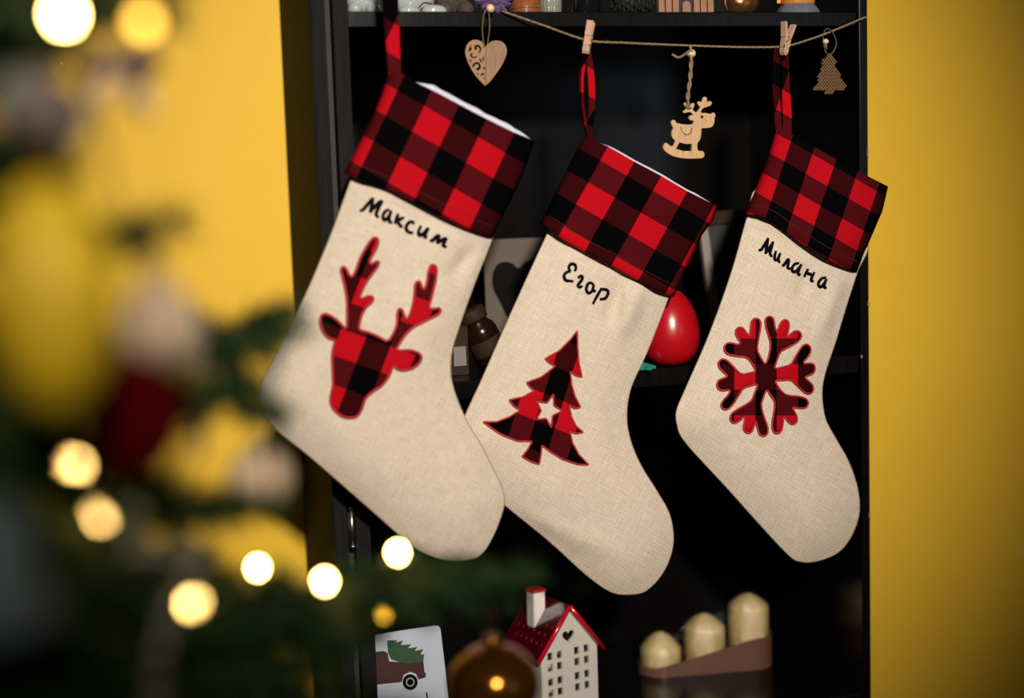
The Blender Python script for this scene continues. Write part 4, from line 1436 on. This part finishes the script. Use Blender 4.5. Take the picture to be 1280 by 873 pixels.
def branch(pts, twig, dens=2300, ln=.018, wd=.0009, spacing=.013, drop=0.0, from_trunk=True):
    base = np.array([PD(*q) for q in pts])
    if from_trunk:
        s = base[0]
        base = np.vstack([[(TX, TY, s[2] + .04)], base])
    main = resample(catmull(base, 8), .012, False)
    n = len(main)
    tubes = [tube(main, [.0045 * (1 - .75 * i / (n - 1)) for i in range(n)], 6)]
    nd = []
    seg = np.linalg.norm(np.diff(main, axis=0), axis=1).sum()
    start = int(n * (.25 if from_trunk else .02))
    needles(main[start:], dens, ln, wd, nd)
    k = start
    side = 1
    step = max(1, int(round(spacing / .012)))
    while k < n - 2:
        t = main[k + 1] - main[k]
        t = t / np.linalg.norm(t)
        lat = np.cross(t, UP)
        lat /= np.linalg.norm(lat)
        vert = np.cross(lat, t)
        ang = rn.uniform(.6, 1.0)
        roll = rn.uniform(-.75, .75)
        fr_ = 1 - (k - start) / max(1, n - start)
        L = twig * (.35 + .75 * fr_) * rn.uniform(.75, 1.15)
        d = t * math.cos(ang) + (lat * math.cos(roll) + vert * math.sin(roll)) * side * math.sin(ang)
        p0 = main[k]
        tp2 = [p0 + d * L * s + np.array([0, 0, -.12 * L * s * s]) for s in np.linspace(0, 1, 5)]
        tubes.append(tube(tp2, [.002, .0017, .0014, .0011, .0007], 5))
        needles(tp2, dens, ln, wd, nd)
        side = -side
        k += step
    b = mk('branch', *join(*tubes), M['bark'], tree)
    V = np.array([v[:] for q in nd for v in q])
    F = []
    for i in range(len(nd)):
        o = i * 5
        F += [(o, o + 1, o + 3), (o + 1, o + 2, o + 3), (o + 2, o, o + 3), (o, o + 3, o + 4), (o + 1, o + 4, o + 3)]
    mk('needles', V, F, M['needle'], b, kind='stuff')


BR = [
    ([(-150, 330, .60), (60, 300, .60), (150, 286, .62), (226, 274, .64)], .040),
    ([(-150, 520, .60), (120, 480, .66), (250, 440, .72), (330, 425, .76), (372, 412, .78)], .062),
    ([(120, 500, .66), (250, 492, .70), (320, 500, .74), (352, 515, .76)], .046),
    ([(-150, 660, .55), (100, 640, .62), (230, 642, .68), (345, 628, .72)], .046),
    ([(-150, 850, .60), (150, 790, .68), (350, 755, .76), (520, 735, .82), (655, 715, .88)], .058),
    ([(300, 760, .74), (420, 745, .80), (520, 715, .86), (600, 712, .9), (640, 740, .92)], .045),
    ([(-100, 900, .55), (150, 850, .62), (300, 830, .68), (395, 835, .74)], .055),
    ([(120, 790, .6), (250, 760, .65), (350, 760, .70), (440, 800, .74)], .050),
    ([(-100, 760, .50), (60, 720, .55), (160, 725, .60), (270, 765, .65)], .040),
    ([(-100, 620, .50), (20, 585, .55), (90, 600, .58), (150, 650, .60)], .036),
    ([(-150, 60, .62), (0, 45, .64), (90, 30, .66), (200, -12, .68)], .045),
    ([(-150, 200, .50), (-20, 190, .52), (80, 195, .55)], .045),
    ([(-100, -40, .62), (60, -35, .64), (250, -45, .66)], .045),
    ([(-50, 960, .60), (200, 905, .66), (350, 885, .72), (425, 890, .80)], .055),
    ([(-150, 120, .56), (-20, 105, .58), (50, 120, .6)], .040),
    ([(-150, 470, .66), (0, 440, .70), (90, 470, .72)], .036),
    ([(-100, 700, .66), (80, 690, .70), (170, 690, .72)], .040),
    ([(-50, 830, .70), (180, 815, .75), (290, 850, .78), (370, 870, .80)], .055),
    ([(200, 830, .78), (340, 800, .84), (420, 790, .88), (470, 775, .92)], .045),
    ([(-100, 800, .52), (40, 790, .56), (120, 820, .58)], .045),
    ([(-80, 880, .50), (60, 870, .54), (180, 890, .56)], .045),
    ([(-100, 560, .62), (20, 545, .66), (110, 560, .70)], .034),
    ([(-150, 10, .58), (0, 0, .60), (120, 10, .62), (215, 20, .64)], .045),
    ([(-150, 90, .62), (0, 70, .64), (70, 60, .66)], .045),
    ([(-150, 240, .6), (0, 215, .62), (90, 225, .64)], .040),
    ([(-150, 560, .70), (60, 540, .72), (160, 600, .74), (235, 640, .76)], .045),
    ([(100, 440, .74), (230, 425, .76), (310, 405, .78), (372, 388, .80)], .050),
    ([(80, 610, .70), (200, 622, .72), (300, 645, .74)], .040),
    ([(0, 660, .72), (120, 690, .74), (220, 705, .76), (285, 722, .78)], .045),
    ([(-160, 300, .66), (-20, 260, .7), (60, 240, .72)], .030),
    ([(-150, 380, .6), (-40, 400, .62), (40, 420, .64)], .026),
]
for pts, tw_ in BR:
    branch(pts, tw_)

# string lights
bulbs = [(80, 18, .545, .0036, 'bulb'), (180, 27, .530, .0036, 'bulb2'), (92, 585, .600, .0038, 'bulb'), (126, 640, .600, .0038, 'bulb'), (49, 599, .82, .0034, 'bulb2'),
         (240, 755, .630, .0038, 'bulb'), (322, 710, .80, .0034, 'bulb'), (406, 727, .775, .0034, 'bulb'), (497, 691, .82, .0034, 'bulb'), (480, 768, .90, .0034, 'bulb2'),
         (154, 716, 1.0, .0030, 'bulb3'), (97, 838, .9, .0034, 'bulb3'), (14, 523, 1.0, .0024, 'bulb2'), (24, 796, 1.05, .0018, 'bulb3'), (163, 852, .9, .003, 'bulb3'), (215, 468, .8, .006, 'bulb3'), (590, 838, 1.0, .0001, None)]
sl = thing('string_lights', 'warm white fairy lights on a thin green wire wound through the fir tree', 'string lights', PD(80, 18, .545))
order = [1, 0, 15, 12, 4, 2, 3, 10, 5, 6, 7, 8, 9, 14, 11, 13]
wp = [PD(b_[0] - 3, b_[1] + 14, b_[2] + .012) for b_ in (bulbs[i] for i in order)]
wpath = []
cur = catmull(wp, 14)
for i, q in enumerate(cur):
    wpath.append(q + np.array([noise.noise(Vector((i * .21, 0, 0))), noise.noise(Vector((i * .21, 5, 0))) * 1.0, noise.noise(Vector((i * .21, 9, 0)))]) * .010)
mk('wire', *tube(wpath, .0008, 5), M['wire'], sl)
for i in order:
    px, py, dp, r, mt = bulbs[i]
    c = PD(px, py, dp)
    prof = [(r * .55, -r * 1.1), (r * .8, -r * .6), (r, 0), (r * .85, r * .6), (r * .45, r * 1.0), (1e-5, r * 1.12)]
    bb = mk('bulb', *lathe(prof, c, 16), M[mt], sl)
    mk('socket', *lathe([(r * .6, -r * 2.4), (r * .65, -r * 1.05)], c, 10), M['wire'], bb)


# ------------------------------------------------------------------ ornaments on the tree
def hang(parent, top, L=.03):
    mk('hanging_thread', *tube([top, top + np.array([.001, 0, L * .6]), top + np.array([0, 0.001, L])], .0005, 5), M['cord'], parent)


def orn(name, label, c, cat='ornament'):
    return thing(name, label, cat, c)


# yellow elongated fruit close to the lens
c = PD(64, 372, .46)
t = orn('yellow_ornament', 'large blurred yellow lemon-shaped ornament on the fir tree', c)
v, f = lathe([(1e-5, -.0385), (.0046, -.0373), (.0120, -.031), (.0190, -.0172), (.0213, 0), (.0190, .0172), (.0120, .031), (.0046, .0373), (1e-5, .0385)], (0, 0, 0), 32)
v = np.array([q * (1 + .02 * noise.noise(Vector(q * 220))) for q in v])
mk('fruit_body', v + c, f, M['lemon'], t)
mk('cap', *lathe([(.004, .0365), (.004, .0415), (.002, .0425)], c, 14), M['goldball'], t)
hang(t, c + np.array([0, 0, .042]))
# cream teardrop over wine-red body
c = PD(200, 408, .565)
t = orn('gnome_ornament', 'cream teardrop hood above a dark red yarn body hanging on the fir tree', c)
pr_ = catmull([(1e-5, -.0165), (.009, -.0150), (.0148, -.0080), (.0160, -.0005), (.0130, .0085), (.0075, .0160), (.0025, .0215), (1e-5, .0230)], 4)
pr_[:, 0] = np.clip(pr_[:, 0], 1e-5, 1)
hd = mk('hood', *lathe([tuple(q) for q in pr_], c, 32), M['cream'], t)
toc = (CAM - c) / np.linalg.norm(CAM - c)
side = RT * -.0035
strip = []
for r, z in pr_[3:-3:2]:
    d = np.array([toc[0], toc[1], 0])
    d /= np.linalg.norm(d)
    strip.append(c + d * (r + .0004) + RT * -.002 + np.array([0, 0, z]))
mk('hood_stripe', *tube(strip, .0018, 6), M['stripe'], hd)
cb_ = PD(166, 522, .545)
v, f = ellipsoid((0, 0, 0), (.0195, .018, .0235), 40, 28)
v = np.array([q * (1 + .07 * noise.noise(Vector(q * 330))) for q in v])
mk('yarn_body', v + cb_, f, M['wine'], t, label='dark red yarn body')
mk('neck_cord', *tube([PD(195, 440, .563), PD(183, 462, .555), PD(178, 480, .549)], .005, 8), M['wine'], t)
hang(t, c + np.array([0, 0, .0225]))
# bead icicle
t = orn('bead_icicle', 'silver gold bead strand hanging straight down beside the cream hood', PD(250, 575, .68))
for i in range(18):
    mk('bead', *ellipsoid(PD(251 - .1 * i, 398 + i * 10, .68), (.0028, .0028, .0021), 12, 8), M['silver'], t)
mk('strand', *tube([PD(251, 388, .68), PD(249, 574, .68)], .0005, 5), M['cord'], t)
# bead garland
t = orn('bead_garland', 'grey silver bead garland draped over the lower fir branches', PD(205, 840, .56))
gp = resample(catmull([PD(165, 640, .56), PD(170, 690, .57), PD(250, 690, .60), PD(225, 740, .58), PD(205, 790, .56), PD(193, 860, .55), PD(200, 910, .55)], 10), .0105, False)
mk('strand', *tube(gp, .0005, 5), M['cord'], t)
for q in gp:
    mk('bead', *ellipsoid(q, (.0042, .0042, .0042), 14, 9), M['silver'], t)
# off-white ornament with red band
c = PD(52, 138, .50)
t = orn('banded_ornament', 'off-white drop ornament with a dark red band near the top of the tree', c)
R = Matrix.Rotation(.6, 4, Vector(FW)) @ Matrix.Rotation(-.5, 4, 'X')
mk('drop_body', *lathe([(1e-5, -.019), (.006, -.017), (.0118, -.009), (.0135, 0), (.0115, .009), (.006, .016), (1e-5, .019)], c, 28, Matrix.Rotation(2.1, 4, Vector(FW))), M['offwhite'], t)
mk('red_band', *lathe([(.0128, -.0045), (.0138, -.003), (.0140, 0), (.0130, .004)], c, 28, Matrix.Rotation(2.1, 4, Vector(FW)) @ Matrix.Translation((0, 0, .007)) @ Matrix.Diagonal((.93, .93, .8, 1))), M['wine'], t)
hang(t, c + np.array([0, 0, .014]), .035)
# violet ribbon bow
c = PD(150, 82, .60)
t = orn('ribbon_bow', 'dark violet ribbon bow with beige tails hanging from a fir branch', c)


def ribbon(pth, w, mat, name):
    q = catmull(pth, 6)
    vs, fs = [], []
    for i, p in enumerate(q):
        a, b_ = q[max(0, i - 1)], q[min(len(q) - 1, i + 1)]
        tt = (b_ - a) / np.linalg.norm(b_ - a)
        nn = np.cross(tt, FW)
        nn /= np.linalg.norm(nn)
        vs += [p + nn * w / 2, p - nn * w / 2]
    for i in range(len(q) - 1):
        fs.append((2 * i, 2 * i + 1, 2 * i + 3, 2 * i + 2))
    o = mk(name, vs, fs, mat, t)
    o.modifiers.new('t', 'SOLIDIFY').thickness = .0007


def Q(px, py, d=.6):
    return PD(px, py, d)


ribbon([Q(150, 78), Q(128, 70, .594), Q(108, 82, .598), Q(122, 92, .604), Q(150, 82)], .007, M['violet'], 'bow_loop')
ribbon([Q(150, 78), Q(172, 70, .594), Q(192, 76, .598), Q(176, 92, .604), Q(152, 82)], .007, M['violet'], 'bow_loop')
mk('bow_knot', *ellipsoid(Q(151, 80, .597), (.004, .004, .004), 14, 10), M['violet'], t)
ribbon([Q(152, 84), Q(170, 100), Q(166, 118), Q(160, 134)], .006, M['violet'], 'bow_tail')
ribbon([Q(148, 84), Q(128, 108), Q(106, 138)], .007, M['tulle'], 'bow_tail')
ribbon([Q(155, 86), Q(178, 115), Q(188, 146)], .006, M['tulle'], 'bow_tail')
hang(t, Q(151, 74), .03)
# beige ball with a red mark
c = PD(325, 598, .72)
t = orn('pale_ball', 'pale beige ball ornament with a red stripe under the middle branch', c)
mk('ball_body', *ellipsoid(c, (.0165, .0165, .0155), 28, 18), M['cream'], t)
mk('cap', *lathe([(.0045, .0145), (.0045, .0190), (.002, .020)], c, 14), M['silver'], t)
d = np.array([toc[0], toc[1], 0]) / np.linalg.norm(toc[:2])
mk('red_stripe', *tube([c + RT * .003 + np.array([0, 0, .0155 * math.sin(a)]) + d * .0166 * math.cos(a) for a in np.linspace(-1.2, 1.3, 16)], .0013, 6), M['wine'], t)
hang(t, c + np.array([0, 0, .0195]))
# teal-grey ornament at the left edge
c = PD(-8, 690, .46)
t = orn('teal_ornament', 'pale teal-grey bell-shaped ornament low on the fir tree', c)
mk('bell_body', *lathe([(.0185, -.024), (.0190, -.022), (.0145, -.012), (.0125, .004), (.009, .015), (.004, .019), (1e-5, .020)], c, 28), M['teal'], t)
mk('clapper', *ellipsoid(c + np.array([0, 0, -.0265]), (.004, .004, .004), 12, 8), M['silver'], t)
mk('bell_rim', *tube([c + np.array([.0190 * math.cos(a), .0190 * math.sin(a), -.0232]) for a in np.linspace(0, 2 * math.pi, 33)[:-1]], .0011, 6, True), M['teal'], t)
hang(t, c + np.array([0, 0, .0195]))
# small dusky berry
c = PD(75, 745, .58)
t = orn('berry_ornament', 'small dusky pink berry among the lower left needles', c)
mk('berry', *ellipsoid(c, (.0055, .0055, .0065), 18, 12), M['stripe'], t)
mk('berry_stem', *tube([c + np.array([0, 0, .006]), c + np.array([.003, 0, .018])], .0006, 5), M['cord'], t)
# gold ball
c = PD(617, 856, 1.02)
t = orn('gold_ball', 'shiny gold ball ornament hanging from the lowest branch tip', c)
mk('ball_body', *ellipsoid(c, (.0330, .0330, .0300), 48, 30), M['goldball'], t)
mk('cap', *join(lathe([(.0062, .0285), (.0065, .0290), (.0065, .0350), (.0050, .0362)], c, 24), tube([c + np.array([.0035 * math.cos(a), 0, .0385 + .0035 * math.sin(a)]) for a in np.linspace(0, 2 * math.pi, 17)[:-1]], .0007, 6, True)), M['goldball'], t)
mk('hanging_ribbon', *tube([c + np.array([0, 0, .041]), PD(615, 770, 1.0), PD(612, 742, .93)], .0018, 6, False, .4), M['goldball'], t)
